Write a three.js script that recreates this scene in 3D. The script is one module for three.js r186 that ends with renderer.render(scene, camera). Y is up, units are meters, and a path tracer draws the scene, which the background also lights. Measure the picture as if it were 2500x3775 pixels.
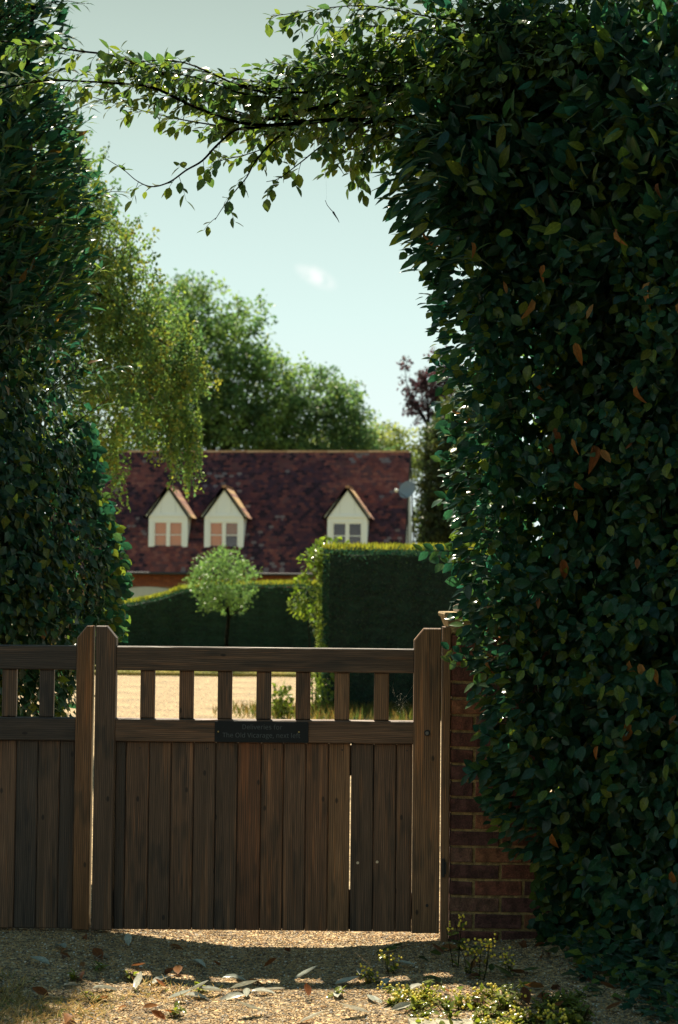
import * as THREE from 'three';
import { FontLoader } from 'three/addons/loaders/FontLoader.js';
import { TextGeometry } from 'three/addons/geometries/TextGeometry.js';
import { mergeGeometries } from 'three/addons/utils/BufferGeometryUtils.js';

// ------------------------------------------------------------------ camera, sky, sun, exposure
const scene = new THREE.Scene();
const camera = new THREE.PerspectiveCamera(33.0, 678 / 1024, 0.1, 1000);
const PITCH = Math.atan(181 / 4000), ROLL = 0.0101;
camera.position.set(0, 1.634, 8);
camera.rotation.set(PITCH, 0, ROLL, 'YXZ');
camera.focus = 7.9; camera.userData.fStop = 4.2;
camera.updateMatrixWorld(); camera.updateProjectionMatrix();

const SUN = new THREE.Vector3(-0.125, 1, -0.62).normalize();
const sun = new THREE.DirectionalLight(0xffffff, 5.0);
sun.color.setRGB(1.0, 0.89, 0.7);
sun.target.position.set(0, 0, -10); sun.position.copy(SUN).multiplyScalar(80).add(sun.target.position);
sun.castShadow = true; sun.shadow.mapSize.set(4096, 4096);
Object.assign(sun.shadow.camera, { left: -45, right: 45, top: 60, bottom: -60, near: 1, far: 250 });
scene.add(sun, sun.target);

const renderer = new THREE.WebGLRenderer({ antialias: true });
renderer.setSize(678, 1024);
renderer.toneMapping = THREE.LinearToneMapping;
renderer.toneMappingExposure = 2.4;
renderer.shadowMap.enabled = true; renderer.shadowMap.type = THREE.PCFSoftShadowMap;

// ------------------------------------------------------------------ random numbers and noise
function rng(seed) { let a = seed >>> 0; return () => { a = (a + 0x6D2B79F5) | 0; let t = Math.imul(a ^ (a >>> 15), 1 | a); t = (t + Math.imul(t ^ (t >>> 7), 61 | t)) ^ t; return ((t ^ (t >>> 14)) >>> 0) / 4294967296; }; }
const R = rng(7);
const rr = (a, b, r = R) => a + (b - a) * r();
const gs = (r = R) => (r() + r() + r() + r() - 2) * 0.87;
const pick = (a, r = R) => a[Math.floor(r() * a.length) % a.length];
const hsh = (x, y, z) => { let h = Math.imul(x | 0, 374761393) ^ Math.imul(y | 0, 668265263) ^ Math.imul(z | 0, 1274126177); h = Math.imul(h ^ (h >>> 13), 1274126177); return ((h ^ (h >>> 16)) >>> 0) / 4294967296; };
function noise(x, y, z = 0) {
  const X = Math.floor(x), Y = Math.floor(y), Z = Math.floor(z), s = t => t * t * (3 - 2 * t), u = s(x - X), v = s(y - Y), w = s(z - Z), L = (a, b, t) => a + (b - a) * t;
  return L(L(L(hsh(X, Y, Z), hsh(X + 1, Y, Z), u), L(hsh(X, Y + 1, Z), hsh(X + 1, Y + 1, Z), u), v), L(L(hsh(X, Y, Z + 1), hsh(X + 1, Y, Z + 1), u), L(hsh(X, Y + 1, Z + 1), hsh(X + 1, Y + 1, Z + 1), u), v), w);
}
const fbm = (x, y, z = 0, n = 4) => { let s = 0, a = 0.5; for (let i = 0; i < n; i++) { s += a * noise(x, y, z); x *= 2.03; y *= 2.03; z *= 2.03; a *= 0.5; } return s; };
const clamp = (x, a = 0, b = 1) => Math.min(b, Math.max(a, x));
const smooth = (a, b, x) => { const t = clamp((x - a) / (b - a)); return t * t * (3 - 2 * t); };
function lerpTable(t, y) { // rows [value, y] with falling y
  if (y >= t[0][1]) return t[0][0];
  for (let i = 1; i < t.length; i++) if (y >= t[i][1]) { const k = (y - t[i][1]) / (t[i - 1][1] - t[i][1]); return t[i][0] + k * (t[i - 1][0] - t[i][0]); }
  return t[t.length - 1][0];
}

// the sky: pale and milky near the ground, deeper overhead, a little brighter round the sun, one small cloud
{
  const w = 4096, h = 2048, d = new Float32Array(w * h * 4), sunv = SUN;
  const stops = [[-90, 0.0857, 0.0963, 0.0788], [-1, 0.1715, 0.2013, 0.175], [0, 0.3515, 0.4025, 0.3937], [5, 0.3281, 0.382, 0.3691], [9, 0.2818, 0.3563, 0.3391], [13, 0.2398, 0.3048, 0.2876], [16, 0.2145, 0.2679, 0.2447], [19, 0.1808, 0.2249, 0.2026], [32, 0.1323, 0.198, 0.2115], [60, 0.06, 0.1305, 0.1755], [90, 0.0441, 0.108, 0.162]];
  for (let j = 0; j < h; j++) {
    const el = ((j + .5) / h) * 180 - 90, er = el * Math.PI / 180;
    let k = 1; while (k < stops.length - 1 && el > stops[k][0]) k++;
    const a = stops[k - 1], b = stops[k], t = clamp((el - a[0]) / (b[0] - a[0]));
    const c = [1, 2, 3].map(i => a[i] + (b[i] - a[i]) * t);
    for (let i = 0; i < w; i++) {
      const az = ((i + .5) / w - .5) * 2 * Math.PI, x = Math.cos(er) * Math.cos(az), y = Math.sin(er), z = Math.cos(er) * Math.sin(az);
      const cs = x * sunv.x + y * sunv.y + z * sunv.z, glow = el > -2 ? 0.8 + 0.25 * Math.pow(clamp(.5 + .5 * cs), 1.2) / .62 : 0.8;
      let m = 0;
      const caz = Math.atan2(x, -z) * 180 / Math.PI + 0.86, cel = el - 10.35;
      if (Math.abs(caz) < 1.5 && Math.abs(cel) < 1) {
        const along = caz, mid = -along * .42, dd = Math.hypot(along / .62, (cel - mid) / .3), n = fbm(caz * 3.2 + 5, cel * 4.5 + 9, 0, 4);
        m = clamp((1.25 - dd) * 1.1) * clamp((n - .24) * 3.4);
      }
      const o = (j * w + i) * 4;
      for (let q = 0; q < 3; q++) d[o + q] = c[q] * glow * (1 - m * .75) + m * .75 * [.46, .46, .45][q];
      d[o + 3] = 1;
    }
  }
  const t = new THREE.DataTexture(d, w, h, THREE.RGBAFormat, THREE.FloatType);
  t.mapping = THREE.EquirectangularReflectionMapping; t.magFilter = THREE.LinearFilter; t.minFilter = THREE.LinearFilter; t.needsUpdate = true;
  scene.background = t; scene.environment = t;
}

// ------------------------------------------------------------------ naming helpers
const taken = new Map();
function numbered(n) { const k = taken.get(n) || 0; taken.set(n, k + 1); return k ? `${n}_${String(k).padStart(3, '0')}` : n; }
function shade(o) { o.castShadow = true; o.receiveShadow = true; return o; }
function group(name, label, category, grp, pos = [0, 0, 0], turn = 0) {
  const o = new THREE.Group(); o.name = numbered(name); o.position.set(...pos); o.rotation.y = turn;
  o.userData = { label, category }; if (grp) o.userData.group = grp; scene.add(o); return o;
}
function part(parent, name, geo, mat, stuff) { const m = shade(new THREE.Mesh(geo, mat)); m.name = name; if (stuff) m.userData.kind = 'stuff'; parent.add(m); return m; }
function structure(name, geo, mat) { const m = shade(new THREE.Mesh(geo, mat)); m.name = name; m.userData = { kind: 'structure' }; scene.add(m); return m; }

// ------------------------------------------------------------------ textures
function tex(w, h, f, srgb = true) {
  const d = new Uint8Array(w * h * 4);
  for (let j = 0; j < h; j++) for (let i = 0; i < w; i++) { const c = f(i / w, j / h, i, j), o = (j * w + i) * 4; for (let q = 0; q < 3; q++) d[o + q] = 255 * clamp(Array.isArray(c) ? c[q] : c); d[o + 3] = 255; }
  const t = new THREE.DataTexture(d, w, h); t.wrapS = t.wrapT = THREE.RepeatWrapping; t.magFilter = THREE.LinearFilter; t.minFilter = THREE.LinearMipmapLinearFilter; t.generateMipmaps = true;
  if (srgb) t.colorSpace = THREE.SRGBColorSpace; t.needsUpdate = true; return t;
}
const scaled = (t, u, v) => { const c = t.clone(); c.repeat.set(u, v); c.needsUpdate = true; return c; };
// periodic noise so that repeats join
const pn = (u, v, fu, fv, s = 0) => { const x = u * fu, y = v * fv, X = Math.floor(x), Y = Math.floor(y), S = t => t * t * (3 - 2 * t), a = S(x - X), b = S(y - Y), H = (i, j) => hsh(((i % fu) + fu) % fu, ((j % fv) + fv) % fv, s); return (H(X, Y) * (1 - a) + H(X + 1, Y) * a) * (1 - b) + (H(X, Y + 1) * (1 - a) + H(X + 1, Y + 1) * a) * b; };

const woodH = (u, v) => {
  const warp = .035 * (pn(u, v, 4, 3, 1) - .5) + .02 * (pn(u, v, 9, 5, 2) - .5), k = u + warp;
  const rings = .5 + .5 * Math.sin((k * 46 + 3 * pn(u, v, 3, 2, 3)) * 6.283);
  const fine = pn(k, v, 180, 14, 4), fine2 = pn(k, v, 320, 30, 5), coarse = pn(u, v, 7, 3, 6);
  return clamp(.26 * rings + .34 * fine + .22 * fine2 + .18 * coarse);
};
const woodMap = tex(512, 1024, (u, v) => {
  const g = woodH(u, v), st = pn(u, v, 24, 3, 8), stain = smooth(.62, .8, pn(u, v, 6, 5, 9) * .7 + pn(u, v, 26, 18, 10) * .3), worn = smooth(.66, .84, pn(u, v, 60, 5, 11) * .6 + pn(u, v, 14, 9, 12) * .4);
  const kn = [[.23, .3], [.71, .62], [.45, .86], [.88, .12], [.12, .74]].reduce((q, [a, b]) => Math.max(q, 1 - Math.hypot((u - a) / .022, (v - b) / .012)), 0);
  const m = (.34 + .85 * g + .2 * (st - .5)) * (1 - .55 * smooth(0, .6, kn)); let c = [.54 * m, .45 * m, .37 * m];
  c = c.map((x, q) => x * (1 - stain * [.24, .2, .16][q])); c = c.map((x, q) => x + worn * [.13, .075, .03][q]);
  return c;
});
const woodBump = tex(512, 1024, (u, v) => woodH(u, v), false);
function woodMat(r, g, b, rough = .55) {
  return new THREE.MeshPhysicalMaterial({ color: new THREE.Color().setRGB(r, g, b), map: scaled(woodMap, 1 / .4, 1 / 1.4), bumpMap: scaled(woodBump, 1 / .4, 1 / 1.4), bumpScale: .0016, roughness: rough });
}
const speck = tex(512, 512, (u, v) => .62 + .3 * (pn(u, v, 12, 12, 21) - .5) + .28 * (pn(u, v, 60, 60, 22) - .5) + .3 * (pn(u, v, 200, 200, 23) - .5), false);
const speckMap = tex(512, 512, (u, v) => { const m = .8 + .3 * (pn(u, v, 8, 8, 31) - .5) + .26 * (pn(u, v, 40, 40, 32) - .5) + .24 * (pn(u, v, 170, 170, 33) - .5); return [m, m * (.97 + .06 * pn(u, v, 20, 20, 34)), m * .97]; });
function roughMat(r, g, b, size = .3, bump = .003, rough = .95) {
  return new THREE.MeshStandardMaterial({ color: new THREE.Color().setRGB(r, g, b), map: scaled(speckMap, 1 / size, 1 / size), bumpMap: scaled(speck, 1 / size, 1 / size), bumpScale: bump, roughness: rough });
}
const plain = (r, g, b, rough = .7, o = {}) => new THREE.MeshStandardMaterial({ color: new THREE.Color().setRGB(r, g, b), roughness: rough, ...o });

// ------------------------------------------------------------------ geometry helpers
function projUV(g, along = 'y', off = [0, 0]) { // uv in metres; v follows the length
  const p = g.attributes.position, n = g.attributes.normal, uv = new Float32Array(p.count * 2);
  for (let i = 0; i < p.count; i++) {
    const P = [p.getX(i), p.getY(i), p.getZ(i)], N = [Math.abs(n.getX(i)), Math.abs(n.getY(i)), Math.abs(n.getZ(i))];
    const l = along === 'y' ? 1 : along === 'x' ? 0 : 2, others = [0, 1, 2].filter(a => a !== l);
    let a = N[others[0]] > N[others[1]] ? others[1] : others[0], v = P[l];
    if (N[l] > .8) { a = others[0]; v = P[others[1]]; }
    uv[2 * i] = P[a] + off[0]; uv[2 * i + 1] = v + off[1];
  }
  g.setAttribute('uv', new THREE.BufferAttribute(uv, 2)); return g;
}
function shapeGeo(pts, depth, c = .003) { // a polygon in x and y, extruded along z, edges chamfered; centred on z = 0
  const s = new THREE.Shape(pts.map(p => new THREE.Vector2(...p)));
  const g = new THREE.ExtrudeGeometry(s, { depth: depth - 2 * c, bevelEnabled: true, bevelThickness: c, bevelSize: c, bevelOffset: -c, bevelSegments: 1 });
  g.translate(0, 0, -(depth - 2 * c) / 2); return g;
}
const rect = (x0, y0, x1, y1) => [[x0, y0], [x1, y0], [x1, y1], [x0, y1]];
function boxGeo(x0, x1, y0, y1, z0, z1, c = .003) { const g = shapeGeo(rect(x0, y0, x1, y1), z1 - z0, c); g.translate(0, 0, (z0 + z1) / 2); return g; }
function limb(pts, r0, r1, sides = 7, steps = 0, wob = 0) {
  const cv = new THREE.CatmullRomCurve3(pts.map(p => new THREE.Vector3(...p))), n = steps || Math.max(4, pts.length * 3), pos = [], nor = [], uv = [], idx = [];
  const fr = cv.computeFrenetFrames(n, false), len = cv.getLength();
  for (let i = 0; i <= n; i++) {
    const t = i / n, P = cv.getPointAt(t), r = r0 + (r1 - r0) * t;
    for (let k = 0; k <= sides; k++) {
      const a = k / sides * Math.PI * 2, q = r * (1 + wob * (noise(Math.cos(a) * 2 + 7, Math.sin(a) * 2 + 7, t * len * 4) - .5));
      const d = fr.normals[i].clone().multiplyScalar(Math.cos(a)).addScaledVector(fr.binormals[i], Math.sin(a));
      pos.push(P.x + d.x * q, P.y + d.y * q, P.z + d.z * q); nor.push(d.x, d.y, d.z); uv.push(k / sides * 6.28 * r0, t * len);
      if (i && k) { const a1 = (i - 1) * (sides + 1) + k - 1, b1 = a1 + sides + 1; idx.push(a1, b1, a1 + 1, b1, b1 + 1, a1 + 1); }
    }
  }
  const g = new THREE.BufferGeometry(); g.setAttribute('position', new THREE.Float32BufferAttribute(pos, 3)); g.setAttribute('normal', new THREE.Float32BufferAttribute(nor, 3)); g.setAttribute('uv', new THREE.Float32BufferAttribute(uv, 2)); g.setIndex(idx); return g;
}

// ------------------------------------------------------------------ leaves
const leafMap = tex(64, 128, (u, v) => {
  const x = Math.abs(u - .5) * 2, mid = Math.exp(-((x / .07) ** 2)), side = Math.pow(.5 + .5 * Math.cos((v * 7 - x * 1.3) * 6.283), 10) * (1 - x) * .5;
  const m = .8 + .16 * (pn(u, v, 6, 10, 41) - .5) + .1 * (pn(u, v, 24, 40, 42) - .5);
  return [m + .16 * mid + .1 * side, m + .13 * mid + .08 * side, m + .08 * mid];
});
function leafMat(o = {}) {
  return new THREE.MeshPhysicalMaterial({ color: 0xffffff, vertexColors: true, roughness: 1, transmission: .64, thickness: 0, specularIntensity: .25, clearcoat: .75, clearcoatRoughness: .17, side: THREE.DoubleSide, map: leafMap, ...o });
}
const leafTint = (r, g, b, o = {}) => { const m = leafMat({ vertexColors: false, ...o }); m.color.setRGB(r, g, b); return m; };
const V = (x, y, z) => new THREE.Vector3(x, y, z);
class Foliage {
  constructor() { this.p = []; this.n = []; this.u = []; this.c = []; this.i = []; this.count = 0; }
  leaf(P, T, N, len, wid, col, detail = 2, curl = .15, fold = .25) {
    const tl = Math.hypot(T.x, T.y, T.z); let tx = T.x / tl, ty = T.y / tl, tz = T.z / tl;
    let d = N.x * tx + N.y * ty + N.z * tz, nx = N.x - d * tx, ny = N.y - d * ty, nz = N.z - d * tz, nl = Math.hypot(nx, ny, nz);
    if (nl < 1e-4) { nx = ty; ny = -tx; nz = .01; nl = Math.hypot(nx, ny, nz) || 1; } nx /= nl; ny /= nl; nz /= nl;
    const bx = ty * nz - tz * ny, by = tz * nx - tx * nz, bz = tx * ny - ty * nx, b0 = this.p.length / 3;
    const put = (t, s, w) => {
      const y = t * len, x = s * w * wid / 2, h = -curl * len * t * t + Math.abs(x) * fold, sl = 2 * curl * t;
      this.p.push(P.x + tx * y + bx * x + nx * h, P.y + ty * y + by * x + ny * h, P.z + tz * y + bz * x + nz * h);
      const f = -s * fold, qx = nx + tx * sl + bx * f, qy = ny + ty * sl + by * f, qz = nz + tz * sl + bz * f, ql = Math.hypot(qx, qy, qz);
      this.n.push(qx / ql, qy / ql, qz / ql); this.u.push(.5 + .5 * s * w, t); this.c.push(col[0], col[1], col[2]);
    };
    const I = this.i;
    if (detail === 0) { put(0, 0, 0); put(.45, -1, 1); put(1, 0, 0); put(.45, 1, 1); I.push(b0, b0 + 3, b0 + 2, b0, b0 + 2, b0 + 1); }
    else if (detail === 1) { put(0, 0, 0); put(.42, -1, 1); put(.5, 0, 0); put(.42, 1, 1); put(1, 0, 0); I.push(b0, b0 + 2, b0 + 1, b0, b0 + 3, b0 + 2, b0 + 1, b0 + 2, b0 + 4, b0 + 2, b0 + 3, b0 + 4); }
    else {
      const ts = [.2, .5, .78], ws = [.72, 1, .62]; put(0, 0, 0);
      for (let k = 0; k < 3; k++) { put(ts[k], -1, ws[k]); put(ts[k], 0, 0); put(ts[k], 1, ws[k]); }
      put(1, 0, 0); I.push(b0, b0 + 2, b0 + 1, b0, b0 + 3, b0 + 2);
      for (let k = 0; k < 2; k++) { const a = b0 + 1 + 3 * k; I.push(a, a + 1, a + 4, a, a + 4, a + 3, a + 1, a + 2, a + 5, a + 1, a + 5, a + 4); }
      const e = b0 + 7; I.push(e, e + 1, b0 + 10, e + 1, e + 2, b0 + 10);
    }
    this.count++;
  }
  geo() {
    const g = new THREE.BufferGeometry(); g.setAttribute('position', new THREE.Float32BufferAttribute(this.p, 3)); g.setAttribute('normal', new THREE.Float32BufferAttribute(this.n, 3));
    g.setAttribute('uv', new THREE.Float32BufferAttribute(this.u, 2)); g.setAttribute('color', new THREE.Float32BufferAttribute(this.c, 3)); g.setIndex(this.i); return g;
  }
}
function unitLeaf(wid, curl, fold) { const f = new Foliage(); f.leaf(V(0, 0, 0), V(0, 1, 0), V(0, 0, 1), 1, wid, [1, 1, 1], 2, curl, fold); const g = f.geo(); g.deleteAttribute('color'); return g; }
function leafMesh(parent, name, geo, mat, P, T, N, len) {
  const t = T.clone().normalize(), n = N.clone().addScaledVector(t, -N.dot(t)).normalize(), b = t.clone().cross(n);
  const m = shade(new THREE.Mesh(geo, mat)); m.name = name; m.matrix.makeBasis(b, t, n); m.quaternion.setFromRotationMatrix(m.matrix); m.position.copy(P); m.scale.setScalar(len); parent.add(m); return m;
}
const vary = (c, s, r = R) => { const k = 1 + s * (r() * 2 - 1), h = s * .5 * (r() * 2 - 1); return [Math.max(.004, c[0] * (k + h)), Math.max(.004, c[1] * k), Math.max(.003, c[2] * (k - h))]; };
const rndDir = (r = R) => { const z = r() * 2 - 1, a = r() * 6.283, s = Math.sqrt(1 - z * z); return V(s * Math.cos(a), z, s * Math.sin(a)); };
const LEAF = leafMat(), LEAF_FAR = leafMat({ map: null, clearcoat: .35, clearcoatRoughness: .35 }), LEAF_MATT = leafMat({ map: null, clearcoat: 0, specularIntensity: .25 });
const bark = roughMat(.10, .075, .05, .25, .006), barkPale = roughMat(.55, .5, .36, .3, .006), twigMat = roughMat(.09, .06, .04, .1, .001);

// ------------------------------------------------------------------ ground
const groundH = (x, z) => {
  const along = smooth(-1.5, -.2, z);
  const rut = .055 * smooth(-.35, -1.15, x) + .04 * smooth(-.05, .6, x) + .03 * smooth(-1.2, -2.6, x) + .05 * smooth(.6, 1.5, x);
  const away = 1 - .6 * smooth(.3, 1.6, z);
  return along * rut * away + .012 * (fbm(x * 1.7 + 3, z * 1.7 + 8) - .45) + .006 * (noise(x * 9, z * 9) - .5);
};
{
  const g = new THREE.PlaneGeometry(600, 600, 1, 1); g.rotateX(-Math.PI / 2); g.translate(0, -.06, -100); projUV(g);
  structure('ground', g, roughMat(.16, .14, .07, 1.2, .02));
}
function sheet(x0, x1, z0, z1, nx, nz, f) {
  const g = new THREE.PlaneGeometry(x1 - x0, z1 - z0, nx, nz); g.rotateX(-Math.PI / 2); g.translate((x0 + x1) / 2, 0, (z0 + z1) / 2);
  const p = g.attributes.position, uv = g.attributes.uv; for (let i = 0; i < p.count; i++) { p.setY(i, f(p.getX(i), p.getZ(i))); uv.setXY(i, p.getX(i), p.getZ(i)); } g.computeVertexNormals(); return g;
}
const gravelMap = tex(1024, 1024, (u, v) => {
  const a = pn(u, v, 130, 130, 51), b = pn(u, v, 90, 90, 52), c = pn(u, v, 300, 300, 53), l = pn(u, v, 5, 5, 54), m = .5 + .34 * (a - .5) + .3 * (b - .5) + .22 * (c - .5) + .12 * (l - .5), w = pn(u, v, 110, 110, 55);
  return [m * (1.06 + .14 * (w - .5)), m * .93, m * (.74 - .12 * (w - .5))];
});
const gravelBump = tex(1024, 1024, (u, v) => .5 * pn(u, v, 130, 130, 51) + .35 * pn(u, v, 90, 90, 52) + .15 * pn(u, v, 300, 300, 53), false);
const gravelMat = new THREE.MeshStandardMaterial({ color: new THREE.Color().setRGB(1.06, 1.0, .86), map: scaled(gravelMap, .6, .6), bumpMap: scaled(gravelBump, .6, .6), bumpScale: .012, roughness: .95 });
structure('gravel_drive', sheet(-9, 9, -24.4, 2.3, 240, 320, (x, z) => groundH(x, z)), gravelMat);
{ const g = boxGeo(-40, 40, -.05, .01, 2.3, 10.5, .01); projUV(g, 'x'); structure('lane', g, roughMat(.055, .055, .055, .5, .006)); }  // unseen dark surface, added to cut warm bounce light
const lawnMap = tex(512, 512, (u, v) => { const m = .55 + .3 * (pn(u, v, 90, 90, 61) - .5) + .3 * (pn(u, v, 240, 240, 62) - .5), d = pn(u, v, 7, 7, 63); return [m * (.72 + .25 * d), m * (.72 + .08 * d), m * .3]; });
const lawnMat = new THREE.MeshStandardMaterial({ map: scaled(lawnMap, .5, .5), bumpMap: scaled(speck, 1, 1), bumpScale: .02, roughness: .95, color: new THREE.Color().setRGB(1.0, 1.0, .9) });
{
  const g = boxGeo(-14, 14, -.05, .07, -46, -24.4, .02); projUV(g, 'z'); structure('lawn', g, lawnMat);
}
{ // grass growing on the edge of the lawn and at the foot of the tall clipped hedge
  const F = new Foliage(), r = rng(71);
  for (let k = 0; k < 5200; k++) { const x = rr(-4.5, 3, r), z = -24.45 - Math.pow(r(), 2) * 4.5; F.leaf(V(x, .06, z), V(gs(r) * .3, 1, gs(r) * .3), V(gs(r), .2, 1), rr(.04, .09, r), .008, vary([.2, .21, .04], .3, r), 0, .2, .1); }
  for (let k = 0; k < 4200; k++) { const x = rr(-1.6, 2.2, r), z = -15.25 + rr(.0, 2.3, r) * Math.pow(r(), .7), den = x < -.2 ? smooth(-1.7, -.4, x + gs(r) * .3) : 1; if (r() > den) continue; F.leaf(V(x, groundH(x, z), z), V(gs(r) * .5, 1, gs(r) * .5), V(gs(r), .2, 1), rr(.06, .2, r), .012, vary(r() < .5 ? [.26, .19, .05] : [.12, .16, .03], .3, r), 0, .3, .1); }
  const m = shade(new THREE.Mesh(F.geo(), leafMat({ map: null, clearcoat: 0 }))); m.name = 'grass'; m.userData = { kind: 'stuff', label: 'yellow green grass along the lawn edge and below the clipped hedge', category: 'grass' }; scene.add(m);
}
{ // loose stones on the near gravel
  const r = rng(81), base = new THREE.IcosahedronGeometry(1, 0), p = base.attributes.position; for (let i = 0; i < p.count; i++) { const k = .78 + .4 * hsh(Math.round(p.getX(i) * 50), Math.round(p.getY(i) * 50), Math.round(p.getZ(i) * 50)); p.setXYZ(i, p.getX(i) * k, p.getY(i) * k * .7, p.getZ(i) * k); } base.computeVertexNormals();
  const n = 105000, m = new THREE.InstancedMesh(base, plain(1, 1, 1, .9), n), M = new THREE.Matrix4(), q = new THREE.Quaternion(), c = new THREE.Color(), e = new THREE.Euler();
  for (let k = 0; k < n; k++) {
    const z = k < 100000 ? rr(-.5, 2.1, r) : rr(-9, -.5, r), x = rr(-2.1, 1.7, r), s = rr(.002, .0048, r) * (r() < .03 ? 1.9 : 1);
    e.set(gs(r) * .5, r() * 6.28, gs(r) * .5); q.setFromEuler(e); M.compose(V(x, groundH(x, z) + s * .15, z), q, V(s, s, s)); m.setMatrixAt(k, M);
    const t = r(), b = t < .05 ? [.5, .46, .4] : t < .35 ? [.12, .08, .05] : t < .48 ? [.2, .16, .11] : [.35, .225, .1], v = vary(b, .25, r); m.setColorAt(k, c.setRGB(...v));
  }
  m.name = 'gravel_stones'; m.userData = { kind: 'stuff', label: 'loose golden brown gravel stones spread over the drive', category: 'gravel' }; shade(m); scene.add(m);
}

// ------------------------------------------------------------------ the gate
const WOODS = [woodMat(.82, .66, .57), woodMat(.6, .53, .5), woodMat(.95, .7, .54), woodMat(.8, .52, .38), woodMat(.34, .36, .42), woodMat(1.2, .92, .66)], EDGE = woodMat(1.0, .7, .46, .33);
const GY = .074; // clearance under the gate
function vplank(parent, name, x0, x1, y0, y1, z0, z1, mat, off, c = .004, tilt = 0) { const g = projUV(boxGeo(x0, x1, y0, y1, z0, z1, c), 'y', off); if (tilt) { g.translate(-(x0 + x1) / 2, -y1, 0); g.rotateZ(tilt); g.translate((x0 + x1) / 2, y1, 0); } return part(parent, name, g, mat); }
function hplank(parent, name, x0, x1, y0, y1, z0, z1, mat, off, c = .004) { return part(parent, name, projUV(boxGeo(x0, x1, y0, y1, z0, z1, c), 'x', off), mat); }
const screwMat = plain(.55, .55, .52, .35, { metalness: .9 }), ironMat = plain(.03, .03, .032, .55, { metalness: .3 });
function disc(parent, name, x, y, z, r, h, mat) { const g = new THREE.CylinderGeometry(r, r * 1.1, h, 14); g.rotateX(Math.PI / 2); g.translate(x, y, z); return part(parent, name, g, mat); }
function stile(parent, name, x0, x1, y1, side, mat, off) { // a tall end post of a leaf with one top corner cut off
  const c = .045, d = .055, pts = side < 0 ? [[x0, GY], [x1, GY], [x1, y1], [x0 + c, y1], [x0, y1 - d]] : [[x0, GY], [x1, GY], [x1, y1 - d], [x1 - c, y1], [x0, y1]];
  return part(parent, name, projUV(shapeGeo(pts, .07, .004), 'y', off), mat);
}
{
  const leaf = group('gate_leaf', 'wide brown timber gate leaf carrying the black deliveries sign', 'gate', 'timber double gate');
  stile(leaf, 'stile', -1.112, -1.018, 1.459, 1, WOODS[1], [.13, .2]);
  stile(leaf, 'stile', .352, .476, 1.463, -1, WOODS[5], [.31, .7]);
  hplank(leaf, 'top_rail', -1.019, .353, 1.256, 1.367, -.03, .03, WOODS[1], [.05, .33]);
  hplank(leaf, 'middle_rail', -1.019, .353, .931, 1.036, -.032, .032, WOODS[0], [.22, .1]);
  hplank(leaf, 'bottom_rail', -1.019, .353, GY + .05, GY + .17, -.075, -.0305, WOODS[1], [.22, .6]);
  const sl = [[-.906, -.840], [-.727, -.661], [-.550, -.484], [-.372, -.304], [-.191, -.123], [-.012, .056], [.170, .238]];
  sl.forEach(([a, b], k) => vplank(leaf, 'slat', a, b, 1.037, 1.2555, -.018, .018, WOODS[[0, 2, 0, 1, 2, 5, 5][k]], [.07 * k + .03, .13 * k]));
  const bx = [-1.017, -.968, -.861, -.760, -.656, -.555, -.454, -.346, -.243, -.140, -.036, .067, .172, .276, .351], bm = [4, 0, 1, 0, 1, 1, 3, 2, 0, 2, 5, 1, 0, 0];
  for (let k = 0; k < 14; k++) {
    const crack = k === 10, b = vplank(leaf, 'board', bx[k] + .0012, bx[k + 1] - (crack ? .0038 : .0012), GY, .9295, -.022, .008, WOODS[bm[k]], [.11 * k + .05, .37 * k], .004);
    if (!crack && k < 13) part(b, 'tongue', projUV(boxGeo(bx[k + 1] - .009, bx[k + 1] + .007, GY + .004, .925, -.0295, -.0225, .001), 'y'), WOODS[4]);
  }
  part(leaf, 'crack_filler', projUV(boxGeo(bx[11] - .006, bx[11] + .004, .78, .92, -.0295, -.0225, .001), 'y'), WOODS[4]);
  part(leaf, 'crack_filler', projUV(boxGeo(bx[11] - .006, bx[11] + .004, GY + .004, .26, -.0295, -.0225, .001), 'y'), WOODS[4]);
  disc(leaf, 'screw', .102, .386, .0095, .006, .004, screwMat); disc(leaf, 'screw', .191, .391, .0095, .006, .004, screwMat);
  const bolt = disc(leaf, 'latch_bolt', .414, .984, .0375, .013, .008, ironMat); disc(bolt, 'bolt_head', .414, .984, .044, .008, .006, plain(.2, .19, .18, .4, { metalness: .7 }));
  disc(leaf, 'screw', .42, .2, .036, .007, .004, ironMat);
  for (let k = 0; k < 14; k++) if (k % 3 === 1) disc(leaf, 'nail', (bx[k] + bx[k + 1]) / 2 + .01, .9, .0085, .0035, .002, ironMat);
}
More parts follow.
